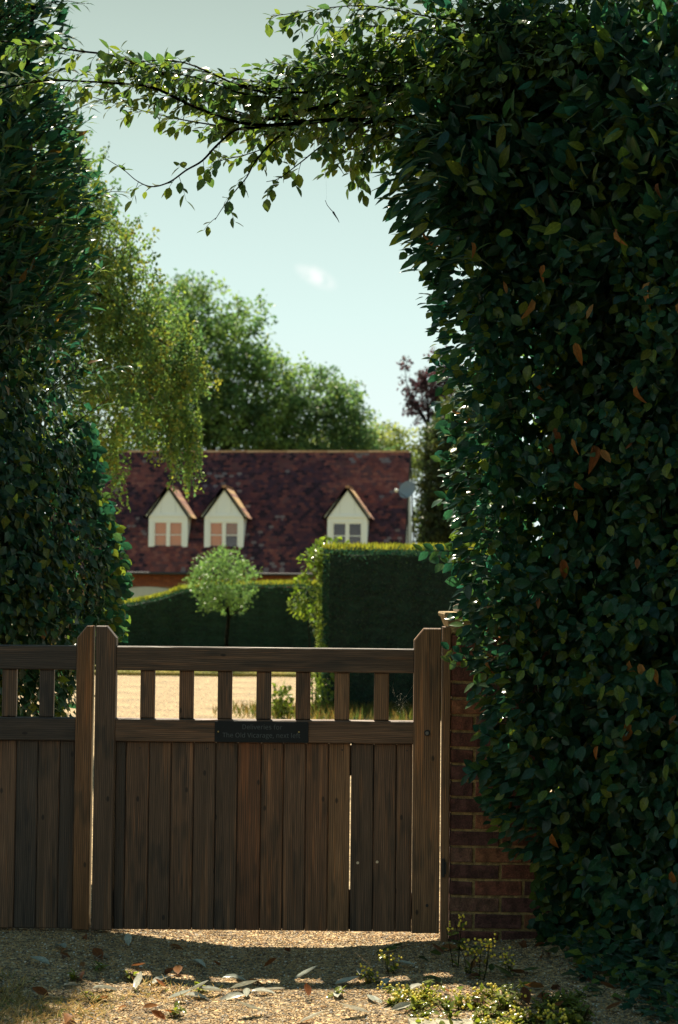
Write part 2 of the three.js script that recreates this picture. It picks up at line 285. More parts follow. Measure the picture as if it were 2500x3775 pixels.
{
  const leaf = group('gate_leaf', 'dark timber gate leaf without a sign, in front of the ivy covered bush', 'gate', 'timber double gate');
  stile(leaf, 'stile', -1.199, -1.1245, 1.459, -1, EDGE, [.23, .5]);
  hplank(leaf, 'top_rail', -2.75, -1.198, 1.256, 1.367, -.03, .03, WOODS[4], [.15, .53]);
  hplank(leaf, 'middle_rail', -2.75, -1.198, .931, 1.036, -.032, .032, WOODS[4], [.12, .9]);
  hplank(leaf, 'bottom_rail', -2.75, -1.198, GY + .05, GY + .17, -.075, -.0305, WOODS[4], [.22, .2]);
  stile(leaf, 'stile', -2.87, -2.749, 1.459, 1, WOODS[1], [.03, .1]);
  for (let k = 0; k < 9; k++) { const x = -1.305 - k * .1715; if (x - .066 < -2.74) break; vplank(leaf, 'slat', x - .065, x, 1.037, 1.2555, -.018, .018, WOODS[k % 2 ? 1 : 4], [.09 * k, .17 * k]); }
  for (let k = 0; k < 15; k++) {
    const x1 = k ? -1.272 - (k - 1) * .1 : -1.2, x0 = -1.272 - k * .1; if (x0 < -2.74) break;
    const b = vplank(leaf, 'board', x0 + .0012, x1 - .0012, GY, .9295, -.022, .008, WOODS[[4, 1, 4, 0][k % 4]], [.13 * k + .3, .29 * k], .004);
    part(b, 'tongue', projUV(boxGeo(x0 - .007, x0 + .009, GY + .004, .925, -.0295, -.0225, .001), 'y'), WOODS[4]);
  }
}
{ // the sign
  const s = group('sign', 'black plate with two lines of grey lettering on the gate rail', 'sign', null, [-.3445, .934, .0335]);
  const w = .428, h = .094, r = .006, sh = new THREE.Shape(); sh.moveTo(-w / 2 + r, 0); sh.lineTo(w / 2 - r, 0); sh.quadraticCurveTo(w / 2, 0, w / 2, r); sh.lineTo(w / 2, h - r); sh.quadraticCurveTo(w / 2, h, w / 2 - r, h); sh.lineTo(-w / 2 + r, h); sh.quadraticCurveTo(-w / 2, h, -w / 2, h - r); sh.lineTo(-w / 2, r); sh.quadraticCurveTo(-w / 2, 0, -w / 2 + r, 0);
  part(s, 'plate', new THREE.ExtrudeGeometry(sh, { depth: .004, bevelEnabled: true, bevelSize: .001, bevelThickness: .001, bevelSegments: 1 }), plain(.006, .009, .011, .8));
  const font = await new FontLoader().loadAsync('fonts/droid/droid_sans_regular.typeface.json'), ink = plain(.085, .1, .105, .8);
  for (const [text, wide, cap, y, x] of [['Deliveries for', .182, .021, .0595, .003], ['The Old Vicarage, next left', .356, .021, .0215, -.001]]) {
    const g = new TextGeometry(text, { font, size: cap, depth: .0008, curveSegments: 3 }); g.computeBoundingBox(); const b = g.boundingBox; g.translate(-(b.min.x + b.max.x) / 2, 0, 0); g.scale(wide / (b.max.x - b.min.x), 1, 1); g.translate(x, y, .0052);
    part(s, 'lettering', g, ink);
  }
  const brass = plain(.6, .45, .15, .35, { metalness: .8 }); disc(s, 'screw', -.199, .047, .0065, .0035, .003, brass); disc(s, 'screw', .171, .049, .0065, .0035, .003, brass);
}
{ // jamb against the pier
  const g = group('gate_post', 'narrow weathered timber post fixed to the brick pier', 'post');
  part(g, 'post', projUV(shapeGeo([[.4835, -.02], [.5185, -.02], [.5225, 1.472], [.4825, 1.472]], .075, .004), 'y', [.1, .4]), WOODS[5]);
  const k = part(g, 'latch_keep', boxGeo(.4845, .4985, .33, .415, .0385, .05, .003), ironMat); part(k, 'keep_loop', boxGeo(.4985, .506, .345, .4, .0385, .056, .002), ironMat);
}
{ // brick pier
  const g = group('brick_pier', 'red brick gate pier with stone cap, half hidden by the tall hedge', 'pier');
  const x0 = .523, W = .462, z1 = .03, D = .46, mortar = roughMat(.72, .5, .24, .12, .008), y0 = -.055, cH = .075, nC = 20;
  part(g, 'mortar', projUV(boxGeo(x0 + .006, x0 + W - .006, -.3, y0 + nC * cH - .002, z1 - D + .006, z1 - .007, .002), 'y'), mortar);
  const mats = [roughMat(.34, .12, .08, .22, .008), roughMat(.24, .09, .07, .22, .008), roughMat(.42, .17, .09, .22, .008), roughMat(.3, .15, .11, .22, .008), roughMat(.45, .36, .27, .2, .008), roughMat(.2, .085, .075, .22, .008)], r = rng(91);
  const geos = new Map(); const bg = (w, d, v) => { const key = `${w.toFixed(3)}_${d.toFixed(3)}_${v}`; if (!geos.has(key)) { const q = shapeGeo([[-w / 2, -.0315 + .001 * v], [w / 2 - .001 * v, -.032], [w / 2, .032 - .0015 * v], [-w / 2 + .0015, .0325]], d, .003); projUV(q, 'x', [v * .13, v * .21]); geos.set(key, q); } return geos.get(key); };
  const lay = (x, w, y, z, d) => { const b = part(g, 'brick', bg(w, d, Math.floor(r() * 4)), r() < .07 ? mats[4] : mats[[0, 1, 2, 3, 5][Math.floor(r() * 5)]]); b.position.set(x + w / 2, y, z); b.rotation.z = gs(r) * .006; };
  for (let c = 0; c < nC; c++) {
    const y = y0 + c * cH + .034, cuts = c % 2 ? [.2255, .2265] : [.1035, .2150, .1035], n = cuts.length; let x = x0; const gap = .0118;
    for (let k = 0; k < n; k++) { lay(x, cuts[k], y, z1 - .051 + gs(r) * .0012, .102); x += cuts[k] + gap; }
    for (const side of [0, 1]) { const bx = side ? x0 + W - .05 : x0 + .0505; for (const zz of [.11, .222, .334, .408]) { const b = part(g, 'brick', bg(.0995, .1, 1), mats[Math.floor(r() * 4)]); b.position.set(bx, y, z1 - zz - .052 - (zz > .4 ? .002 : 0)); b.scale.z = zz > .4 ? .001 : 1; if (zz > .4) g.remove(b); } }
  }
  // moulded cap: flat slab over a splayed course
  const cap = roughMat(.5, .36, .2, .2, .004), cx = x0 + W / 2, cz = z1 - D / 2, yT = y0 + nC * cH;
  const prof = [[0, yT - .001], [W / 2 + .003, yT - .001], [W / 2 + .006, yT + .02], [W / 2 + .016, yT + .045], [W / 2 + .022, yT + .066], [W / 2 + .03, yT + .07], [W / 2 + .034, yT + .083], [W / 2 + .03, yT + .092], [0, yT + .094]];
  const lathe = (pr) => { const q = new THREE.LatheGeometry(pr.map(p => new THREE.Vector2(p[0] * Math.SQRT2, p[1])), 4); q.rotateY(Math.PI / 4); const nq = q.toNonIndexed(); nq.computeVertexNormals(); return projUV(nq, 'y'); };
  const cm = part(g, 'stone_cap', lathe(prof), cap); cm.position.set(cx, 0, cz);
  const blk = part(g, 'cap_block', projUV(boxGeo(x0 + .035, x0 + W - .035, yT + .0935, yT + .15, z1 - D + .03, z1 - .03, .006), 'y'), roughMat(.33, .27, .2, .2, .004));
}

// ------------------------------------------------------------------ the house
{
  const hs = group('house', 'brick house with red tiled roof and three white gabled dormers', 'house', null, [-2.0, 0, -46.1], -.115);
  const tp = Math.tan(57.6 * Math.PI / 180), eY = 2.17, rise = 4.02, run = rise / tp, xl = -7.6, xr = 4.02;
  const sl = Math.hypot(rise, run), sa = Math.atan2(rise, run), brickM = [roughMat(.36, .10, .05, .25, .004), roughMat(.3, .085, .05, .25, .004), roughMat(.42, .13, .065, .25, .004)];
  const wall = part(hs, 'wall', projUV(boxGeo(xl + .15, xr - .07, 0, eY - .02, -run * 2 + .35, -.32, .01), 'x'), roughMat(.36, .24, .15, .3, .004));
  const bgeo = projUV(boxGeo(-.1075, .1075, -.0325, .0325, -.006, .012, .002), 'x'), r = rng(101);
  for (let c = 0; c < 12; c++) for (let k = 0; k < 25; k++) { const x = -5.05 + k * .225 + (c % 2) * .1125, y = 1.28 + c * .075; if (x > .4 || (x < -3.05 && x > -5.2 && y < 1.68)) continue; const b = part(wall, 'brick', bgeo, brickM[Math.floor(r() * 3)]); b.position.set(x, y, -.315); }
  { // garage door with a low arched head
    const s = new THREE.Shape(); s.moveTo(-5.1, 0); s.lineTo(-3.15, 0); s.lineTo(-3.15, 1.55); s.quadraticCurveTo(-4.12, 1.82, -5.1, 1.55); const g = new THREE.ExtrudeGeometry(s, { depth: .03, bevelEnabled: false }); g.translate(0, 0, -.305);
    const d = part(hs, 'garage_door', g, plain(.5, .5, .46, .6)); for (let k = 0; k < 9; k++) part(d, 'panel_strip', boxGeo(-5.06 + k * .21, -4.88 + k * .21, .05, 1.5 + .16 * (1 - ((k - 4) / 4.6) ** 2), -.276, -.266, .003), plain(.52, .52, .48, .6));
  }
  const roofM = [[.12, .042, .042], [.075, .03, .038], [.17, .056, .05], [.05, .026, .038], [.1, .045, .048], [.21, .075, .062], [.03, .018, .026], [.16, .12, .125]];
  const slab = part(hs, 'roof', (() => { const g = shapeGeo([[0, eY - .06], [.02, eY], [-run, eY + rise - .02], [-2 * run, eY], [-2 * run, eY - .06], [-run, eY + rise - .14]], xr - xl - .06, .01); g.rotateY(Math.PI / 2); g.scale(1, 1, -1); g.scale(1, 1, -1); return g; })(), plain(.07, .035, .03, .9));
  // the extruded section lies in x and y along z: turn it so that its section runs in z
  slab.position.set((xl + xr) / 2, 0, 0); slab.geometry.rotateY(Math.PI); slab.position.z = 0;
  const tw = .165, gauge = .1, tgeo = (() => { const g = new THREE.BoxGeometry(tw - .004, .013, .2, 2, 1, 1), p = g.attributes.position; for (let i = 0; i < p.count; i++) p.setY(i, p.getY(i) + .006 * (1 - (p.getX(i) / (tw / 2)) ** 2)); g.computeVertexNormals(); return g; })();
  const rows = Math.floor(sl / gauge), cols = Math.floor((xr - xl) / tw), matt = (r_, g_, b_) => new THREE.MeshPhysicalMaterial({ color: new THREE.Color().setRGB(r_, g_, b_), roughness: .95, specularIntensity: .25 }), tileM = roofM.map(c => matt(...c)), spots = [];
  const dorm = [[-3.5, 0], [-1.7, 1], [2.23, 2]];
  for (let j = 0; j < rows; j++) for (let i = 0; i < cols; i++) {
    const x = xl + (i + .5 + (j % 2) * .5) * tw, t = j * gauge + .04; if (x > xr - .05) continue;
    const y = eY + t * Math.sin(sa) + .02, z = .03 - t * Math.cos(sa) + .02; if (dorm.some(([dx]) => Math.abs(x - dx) < .6 && t > .85 && t < 1.9)) continue;
    const patch = fbm(x * .9, t * 1.1, 3), pick_ = r(), m = pick_ < .2 * smooth(.56, .7, fbm(x * 1.3 + 30, t * 1.6, 8)) ? 7 : patch < .42 ? [1, 3, 6, 1, 0][Math.floor(r() * 5)] : patch > .56 ? [2, 5, 0, 4, 2][Math.floor(r() * 5)] : [0, 1, 2, 4, 6][Math.floor(r() * 5)];
    spots.push([x, y + gs(r) * .003, z, sa + .05 + gs(r) * .02, m, t]);
  }
  const near = spots.map((s, i) => [i, Math.abs(s[0] - .3) * .9 + Math.abs(s[5] - 1.3)]).sort((a, b) => a[1] - b[1]).slice(0, 300).map(a => a[0]), isNear = new Set(near);
  const inst = new THREE.InstancedMesh(tgeo, matt(1, 1, 1), spots.length - 300), M = new THREE.Matrix4(), q = new THREE.Quaternion(), e = new THREE.Euler(), col = new THREE.Color(); let n = 0;
  spots.forEach((s, i) => {
    e.set(s[3], 0, 0); q.setFromEuler(e);
    if (isNear.has(i)) { const t = part(slab, 'tile', tgeo, tileM[s[4]]); t.position.set(s[0] - slab.position.x, s[1], s[2]); t.quaternion.copy(q); }
    else { M.compose(V(s[0] - slab.position.x, s[1], s[2]), q, V(1, 1, 1)); inst.setMatrixAt(n, M); inst.setColorAt(n++, col.setRGB(...vary(roofM[s[4]], .12, r))); }
  });
  inst.name = 'roof_tiles'; inst.userData.kind = 'stuff'; shade(inst); slab.add(inst);
  const ridgeG = (() => { const g = new THREE.CylinderGeometry(.13, .14, .43, 8, 1, false, -Math.PI / 2, Math.PI); g.rotateX(Math.PI / 2); g.rotateY(Math.PI / 2); return g; })(), ridgeM = [plain(.5, .32, .21, .85), plain(.42, .25, .16, .85), plain(.56, .38, .27, .85)];  // ridge colours lightened to stand in for the sunlit line
  for (let k = 0; k < 26; k++) { const t = part(slab, 'ridge_tile', ridgeG, ridgeM[k % 3]); t.position.set(xl + .25 + k * .445 - slab.position.x, eY + rise + .005 + gs(r) * .006, -run); }
  part(hs, 'gutter', boxGeo(xl, xr, eY - .1, eY - .015, .03, .13, .02), plain(.015, .015, .017, .5));
  { // right gable: white infill with black timbers, dark barge board
    const s = shapeGeo([[-.35, 0], [-.35, eY], [-run, eY + rise - .35], [-2 * run + .35, eY], [-2 * run + .35, 0]], .06, .004); s.rotateY(-Math.PI / 2);
    const gb = part(hs, 'gable_wall', s, plain(.62, .62, .58, .8)); gb.position.x = xr - .035; gb.rotation.y = 0;
    for (const [za, zb, ya, yb] of [[-.62, -.36, 0, eY], [-1.1, -.95, 0, 3.1], [-2 * run + .4, -.4, eY - .1, eY + .1], [-2, -1.85, 0, 4.2]]) part(gb, 'timber', boxGeo(.031, .055, ya, yb, za, zb, .004), plain(.02, .018, .016, .7));
    for (const sg of [0, 1]) { const g = boxGeo(-.02, .02, -.11, .0, -sl - .02, 0, .004); g.rotateX(sa); const b = part(hs, 'barge_board', g, plain(.03, .025, .02, .6)); b.position.set(xr + .025, eY - .01, .02); if (sg) { b.rotation.y = Math.PI; b.position.z = -2 * run - .02; } }
    const dp = part(hs, 'drainpipe', limb([[0, 0, 0], [0, 1, 0], [0, 2.1, 0]], .04, .04, 10), plain(.02, .02, .022, .5)); dp.position.set(xr - .0, 0, .06);
  }
  { // satellite dish on the gable edge
    const d = part(hs, 'satellite_dish', (() => { const pr = []; for (let k = 0; k <= 6; k++) { const x = .3 * k / 6; pr.push(new THREE.Vector2(x, x * x * .55)); } for (let k = 6; k >= 0; k--) { const x = .3 * k / 6; pr.push(new THREE.Vector2(x, x * x * .55 - .012)); } const g = new THREE.LatheGeometry(pr, 20); g.rotateX(Math.PI / 2 - .35); g.rotateY(-.5); return g; })(), plain(.16, .2, .24, .5));
    d.position.set(xr + .06, 4.82, -.95); part(d, 'dish_arm', limb([[0, -.25, .05], [-.16, -.16, .3], [-.3, -.05, .42]], .012, .012, 6), plain(.2, .2, .2, .5)); const f = part(d, 'receiver', new THREE.SphereGeometry(.06, 10, 8), plain(.8, .78, .72, .5)); f.position.set(-.32, -.04, .43);
    part(d, 'mast', limb([[0, -1.1, -.12], [0, -.4, -.12], [0, .02, -.05]], .02, .02, 6), plain(.2, .2, .2, .5));
  }
  // dormers
  const white = plain(.83, .85, .86, .6), cream = plain(.86, .86, .84, .5), blind = [plain(.6, .2, .045, .85), plain(.3, .13, .06, .85)], dark = plain(.02, .02, .02, .8), dtile = [plain(.3, .15, .09, .85), plain(.38, .2, .11, .85), plain(.24, .11, .08, .85), plain(.44, .27, .12, .9)];
  const glass = new THREE.MeshPhysicalMaterial({ color: 0xffffff, transmission: 1, thickness: 0, roughness: .03, ior: 1.5 });
  for (const [dx, kind] of dorm) {
    const d = new THREE.Group(); d.name = 'dormer'; d.position.set(dx, 0, -.42); hs.add(d);
    d.userData.label = ['dormer with both terracotta blinds drawn down', 'dormer with one blind half raised, behind the ball tree', 'dormer with dark bare window panes'][kind];
    const hw = .63, yb = 2.72, ye = 3.93, ya = 4.92, wy0 = 2.9, wy1 = 3.72, ww = .43;
    part(d, 'jamb', boxGeo(-hw, -ww - .045, yb + .07, ye, -.07, 0, .004), white); part(d, 'jamb', boxGeo(ww + .045, hw, yb + .07, ye, -.07, 0, .004), white);
    part(d, 'head', boxGeo(-ww - .044, ww + .044, wy1 + .04, ye, -.07, -.002, .004), white); part(d, 'sill', boxGeo(-hw - .02, hw + .02, yb, yb + .069, -.07, .06, .006), cream); part(d, 'apron', boxGeo(-ww - .044, ww + .044, yb + .07, wy0 - .04, -.07, -.003, .003), white);
    part(d, 'frieze_board', boxGeo(-hw - .09, hw + .09, ye - .02, ye + .07, -.04, .028, .005), white);
    for (const s of [-1, 1]) { const ch = shapeGeo([[-.072, yb + .02], [-.072, ye], [-.072 - (ye - yb) / tp - .05, ye]], .05, .003); ch.rotateY(-Math.PI / 2); ch.scale(-1, 1, 1); ch.index || 0; const c = part(d, 'cheek', (() => { const g = new THREE.BufferGeometry(), z0 = -.072, z1 = -.072 - (ye - yb) / tp, x0 = s * (hw - .03), x1 = s * hw; const P = [[x0, yb, z0], [x0, ye, z0], [x0, ye, z1], [x1, yb, z0], [x1, ye, z0], [x1, ye, z1]], T = [[0, 1, 2], [3, 5, 4], [0, 3, 4], [0, 4, 1], [1, 4, 5], [1, 5, 2], [0, 2, 5], [0, 5, 3]]; g.setAttribute('position', new THREE.Float32BufferAttribute(T.flat().flatMap(i => P[i]), 3)); g.computeVertexNormals(); return g; })(), white); }
    // gable boards
    const nb = 3; for (let k = 0; k < nb; k++) { const x0 = -hw - .06 + k * (2 * hw + .12) / nb, x1 = x0 + (2 * hw + .12) / nb - .006, top = x => ye + .07 + (ya - ye - .12) * (1 - Math.abs(x) / (hw + .08)); const pts = [[x0, ye + .071], [x1, ye + .071], [x1, Math.max(ye + .075, top(x1))]]; if (x0 < 0 && x1 > 0) pts.push([0, top(0)]); pts.push([x0, Math.max(ye + .075, top(x0))]); part(d, 'gable_board', (() => { const g = shapeGeo(pts, .03, .002); g.translate(0, 0, -.012); return g; })(), white); }
    // roof of the dormer: black barge painting the verge shadow, tile courses, runs back to the main slope
    const pitch = Math.atan2(ya - ye, hw + .08), L = Math.hypot(ya - ye, hw + .08) + .06;
    for (const s of [-1, 1]) {
      const g = boxGeo(0, L, -.085, -.018, .0, .034, .004); g.rotateZ(-pitch); if (s < 0) g.scale(-1, 1, 1); const b = part(d, 'barge_board', g, dark); b.position.set(0, ya, .012);
      const back = (y) => (y - yb) / tp; // depth to the main slope at that height
      const nR = 9; for (let k = 0; k < nR; k++) {
        const t1 = L - k * (L / nR), t0 = t1 - L / nR - .02, y = ya - (t0 + t1) / 2 * Math.sin(pitch), len = back(y) + .35, q = boxGeo(Math.max(-.01, t0), t1 + .02, 0, .02, -len, .1, .004); q.rotateZ(-pitch + .03); if (s < 0) q.scale(-1, 1, 1);
        const c = part(d, 'tile_course', q, dtile[Math.floor(r() * 4)]); c.position.set(0, ya - .018 + .001 * k, -.002);
      }
    }
    const rg = part(d, 'ridge', (() => { const g = new THREE.CylinderGeometry(.075, .075, (ya - yb) / tp + .45, 8, 1, false, -Math.PI / 2, Math.PI); g.rotateX(Math.PI / 2); g.rotateZ(0); return g; })(), dtile[1]); rg.rotation.z = 0; rg.position.set(0, ya - .01, -((ya - yb) / tp + .45) / 2 + .1);
    // window
    const fr = .045, cz = -.045;
    for (const [x0, x1, y0, y1] of [[-ww - fr, ww + fr, wy1, wy1 + fr], [-ww - fr, ww + fr, wy0 - fr, wy0], [-ww - fr, -ww, wy0, wy1], [ww, ww + fr, wy0, wy1], [-.062, .062, wy0, wy1]]) part(d, 'window_frame', boxGeo(x0 + .0015, x1 - .0015, y0 + .001, y1 - .001, cz - .02, cz + .03, .003), cream);
    for (const s of [0, 1]) {
      const x0 = s ? .062 : -ww, x1 = s ? ww : -.062, ym = (wy0 + wy1) / 2 + .03;
      part(d, 'glazing_bar', boxGeo(x0, x1, ym - .014, ym + .014, cz - .01, cz + .012, .002), cream);
      for (const [a, b] of [[wy0, ym - .014], [ym + .014, wy1]]) part(d, 'pane', boxGeo(x0, x1, a, b, cz - .006, cz - .003, .0004), glass);
      if (kind === 0 || (kind === 1 && s === 0)) part(d, 'blind', boxGeo(x0 - .02, x1 + .02, wy0 + (kind === 0 ? .04 : 0), wy1 + .02, cz - .06, cz - .05, .002), blind[0]);
      if (kind === 1 && s === 1) part(d, 'blind', boxGeo(x0 - .02, x1 + .02, ym - .03, wy1 + .02, cz - .06, cz - .05, .002), blind[1]);
    }
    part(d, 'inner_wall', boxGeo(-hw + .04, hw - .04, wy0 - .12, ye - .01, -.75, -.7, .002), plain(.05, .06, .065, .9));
  }
}

// ------------------------------------------------------------------ clipped hedges beyond the gate
const bumpTop = (x, z) => .02 * (fbm(x * 4, z * 4) - .45);
function inBox(name, x0, x1, y0, z0, z1, topY, label, grp, seed, per, size, fringe, cols, coreCol) {
  const g = group(name, label, 'hedge', grp), r = rng(seed), F = new Foliage();
  const nx = Math.ceil((x1 - x0) / .18), pts = []; // core follows the clipped outline
  const core = new THREE.BoxGeometry(x1 - x0 - .16, 1, z1 - z0 - .16, nx, 8, 8), p = core.attributes.position;
  for (let i = 0; i < p.count; i++) { const x = p.getX(i) + (x0 + x1) / 2, z = p.getZ(i) + (z0 + z1) / 2, t = p.getY(i) + .5; p.setXYZ(i, x + .05 * (fbm(x * 4, t * 9, z * 4) - .45), y0 + t * (topY(x) - .09 - y0) + .03 * (noise(x * 5, z * 5) - .5), z + .05 * (fbm(z * 4, t * 9, x * 4) - .45)); } core.computeVertexNormals();
  part(g, 'inner_leaves', core, roughMat(coreCol[0], coreCol[1], coreCol[2], .2, .03));
  const put = (P, N) => { const bump = .05 * (fbm(P.x * 3, P.y * 3, P.z * 3) - .45), dpt = -.09 * Math.pow(r(), 1.3) + bump + (r() < .05 ? .035 * r() : 0); P.addScaledVector(N, dpt); const T = rndDir(r).addScaledVector(N, .9).add(V(0, .35, 0)); F.leaf(P, T, rndDir(r).addScaledVector(N, .6).add(V(0, .4, 0)), size * rr(.7, 1.3, r), size * rr(.4, .6, r), vary(pick(cols, r), .3, r), size > .05 ? 1 : 0, .1, .3); };
  const H = topY((x0 + x1) / 2) - y0;
  for (let k = 0; k < per * (x1 - x0) * H; k++) { const x = rr(x0, x1, r); put(V(x, rr(y0, topY(x), r), z1), V(0, 0, 1)); }
  for (let k = 0; k < per * .4 * (x1 - x0) * H; k++) { const x = rr(x0, x1, r); put(V(x, rr(y0, topY(x), r), z0), V(0, 0, -1)); }
  for (let k = 0; k < per * (x1 - x0) * (z1 - z0) * 1.3; k++) { const x = rr(x0, x1, r); put(V(x, topY(x), rr(z0, z1, r)), V(0, 1, 0)); }
  for (const s of [0, 1]) for (let k = 0; k < per * H * (z1 - z0); k++) { const x = s ? x1 : x0; put(V(x, rr(y0, topY(x), r), rr(z0, z1, r)), V(s ? 1 : -1, 0, 0)); }
  for (let k = 0; k < per * 2.2 * (x1 - x0); k++) { const x = rr(x0, x1, r), z = rr(z0, z1, r); F.leaf(V(x, topY(x) - .02 + bumpTop(x, z), z), V(gs(r) * .5, 1, gs(r) * .5), V(gs(r), .3, 1), fringe * rr(.5, 1.4, r), size * .55, vary([.3, .31, .03], .25, r), 0, .15, .2); }  // top shoots, yellowed and brightened in colour to carry the sunlit edge
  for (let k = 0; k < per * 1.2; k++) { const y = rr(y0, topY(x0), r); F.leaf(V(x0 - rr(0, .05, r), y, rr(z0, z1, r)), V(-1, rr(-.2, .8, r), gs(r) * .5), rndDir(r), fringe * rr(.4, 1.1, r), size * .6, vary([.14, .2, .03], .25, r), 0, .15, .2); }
  part(g, 'leaves', F.geo(), LEAF_MATT, true); return g;
}
const lowTop = x => { const t = [[1.30, 5.2], [1.31, 4.93], [1.385, 4.52], [1.49, 4.12], [1.63, 3.76], [1.735, 2.9], [1.775, 1.25], [1.785, .3]]; return x < -4.93 ? 1.3 : lerpTable(t, -x); };
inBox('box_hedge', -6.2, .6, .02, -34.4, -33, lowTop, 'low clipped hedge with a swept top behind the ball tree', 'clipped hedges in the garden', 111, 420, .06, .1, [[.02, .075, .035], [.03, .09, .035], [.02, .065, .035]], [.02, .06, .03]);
inBox('box_hedge', -.2, 3.4, .01, -17.4, -15.2, x => 2.2 + .006 * x, 'tall square clipped yew hedge with top shoots coloured golden as if lit', 'clipped hedges in the garden', 112, 1100, .042, .085, [[.012, .055, .035], [.018, .065, .036], [.03, .07, .028]], [.014, .05, .03]);

// ------------------------------------------------------------------ trees beyond the gate
function blobTree(name, label, grp, seed, blobs, o) {
  const r = rng(seed), g = group(name, label, 'tree', grp), F = new Foliage(), tot = blobs.reduce((s, b) => s + b[3] * b[4] * b[5], 0), c = blobs[0];
  part(g, 'trunk', limb(o.trunk, o.r0, o.r0 * .45, 9, 0, .25), o.bark || bark);
  const top = o.trunk[o.trunk.length - 1], lb = [];
  for (const b of blobs) { const P = V(...top), Q = V(b[0], b[1], b[2]); lb.push(limb([top, [(top[0] + Q.x) / 2 + gs(r) * .3, (top[1] + Q.y) / 2 + .2, (top[2] + Q.z) / 2 + gs(r) * .3], [Q.x, Q.y, Q.z]], o.r0 * .3, o.r0 * .06, 5)); }
  for (const q of lb) part(g, 'limb', q, o.bark || bark);
  for (const b of blobs) {
    const n = Math.round(o.clumps * b[3] * b[4] * b[5] / tot);
    for (let k = 0; k < n; k++) {
      const d = rndDir(r), rad = Math.pow(r(), .45) * (.72 + .5 * fbm(d.x * 1.8 + seed, d.y * 1.8, d.z * 1.8, 3)), C = V(b[0] + d.x * b[3] * rad, b[1] + d.y * b[4] * rad, b[2] + d.z * b[5] * rad), cs = o.clump * rr(.6, 1.3, r), col = pick(o.cols, r);
      for (let j = 0; j < o.per; j++) { const e = V(gs(r), gs(r) * .75, gs(r)).multiplyScalar(cs); const P = C.clone().add(e); F.leaf(P, rndDir(r).add(V(0, o.droop || -.3, 0)), rndDir(r).add(V(0, .7, 0)), o.leaf * rr(.7, 1.3, r), o.leaf * rr(.45, .7, r), vary(col, .3, r), 0, .1, .3); }
    }
  }
  part(g, 'crown', F.geo(), LEAF_FAR, true); return g;
}
const GREENS = [[.14, .25, .06], [.19, .29, .06], [.1, .19, .06]];
blobTree('background_tree', 'broad green tree with the highest crown behind the tiled roof', 'trees behind the house', 121, [[-6.2, 11.2, -62, 2.6, 3.4, 2.6], [-4.0, 11.7, -62, 1.5, 2.0, 1.8], [-3.6, 9.2, -62, 1.7, 2.6, 2], [-5.2, 8, -62, 3, 2.4, 2.4], [-8, 9, -62, 3, 4, 2.5], [-6.9, 12.6, -62, 1.6, 1.9, 1.6], [-2.9, 7.6, -62, 1.4, 1.8, 1.6], [-2.5, 9.9, -62, 1.3, 1.5, 1.4]], { trunk: [[-5.4, 0, -62], [-5.3, 3, -62], [-5.2, 6.5, -62]], r0: .4, clumps: 1150, per: 34, clump: .42, leaf: .2, cols: GREENS });
blobTree('background_tree', 'airy tree with sky showing through, right of the highest crown', 'trees behind the house', 122, [[-1.1, 9.6, -63, 1.4, 1.7, 1.6], [-.1, 8.7, -63, 1.4, 1.5, 1.5], [-2.1, 8.4, -63, 1.4, 2.0, 1.5], [.7, 7.8, -63, 1.1, 1.7, 1.2], [-1, 7.2, -63, 2.2, 1.5, 1.6], [1.2, 6.8, -63, 1.2, 1.2, 1.2], [.2, 9.4, -63, 1.0, 1.0, 1.1]], { trunk: [[-1, 0, -63], [-1.05, 3, -63], [-1, 6, -63]], r0: .28, clumps: 560, per: 24, clump: .34, leaf: .18, cols: [[.13, .23, .07], [.17, .27, .07], [.1, .19, .07]] });
blobTree('background_tree', 'pale low tree showing just above the ridge beside the copper tree', 'trees behind the house', 123, [[1.1, 7.9, -66, 1.8, 1.3, 1.6], [2.5, 7.6, -66, 1.3, 1.4, 1.2], [-.8, 7.4, -66, 2, 1, 1.6], [1.8, 7, -66, 2, 1.2, 1.5]], { trunk: [[1, 0, -66], [1, 3, -66], [1, 6.4, -66]], r0: .25, clumps: 340, per: 26, clump: .36, leaf: .18, cols: [[.28, .34, .08], [.24, .3, .07]] });
blobTree('copper_tree', 'small purple leaved tree beyond the right end of the house', null, 124, [[3.1, 8.6, -54.5, .8, 1.0, .8], [2.35, 9.7, -54.5, .25, .6, .4], [2.5, 8.9, -54.5, .4, .35, .4], [3.7, 9.3, -54.5, .9, 1.4, .8], [2.95, 9.5, -54.5, .3, .8, .4], [2.7, 8.2, -54.5, .5, .4, .5]], { trunk: [[3.3, 0, -54.5], [3.25, 4, -54.5], [3.2, 7.6, -54.5]], r0: .18, clumps: 200, per: 15, clump: .2, leaf: .15, cols: [[.07, .03, .04], [.09, .035, .04], [.06, .04, .04]] });
blobTree('evergreen_tree', 'dark dense evergreen standing close to the gable of the house', null, 125, [[3.75, 6.0, -52, 1.15, 2.1, 1.4], [3.6, 3.8, -52, 1.1, 2.2, 1.4], [4.3, 7.2, -52, 1.0, 1.5, 1.2], [4.9, 4, -52, 1.6, 3.6, 1.5]], { trunk: [[4.1, 0, -52], [4.1, 2, -52], [4.1, 5, -52]], r0: .25, clumps: 1500, per: 30, clump: .3, leaf: .16, cols: [[.05, .08, .025], [.06, .09, .02], [.08, .1, .02]] });
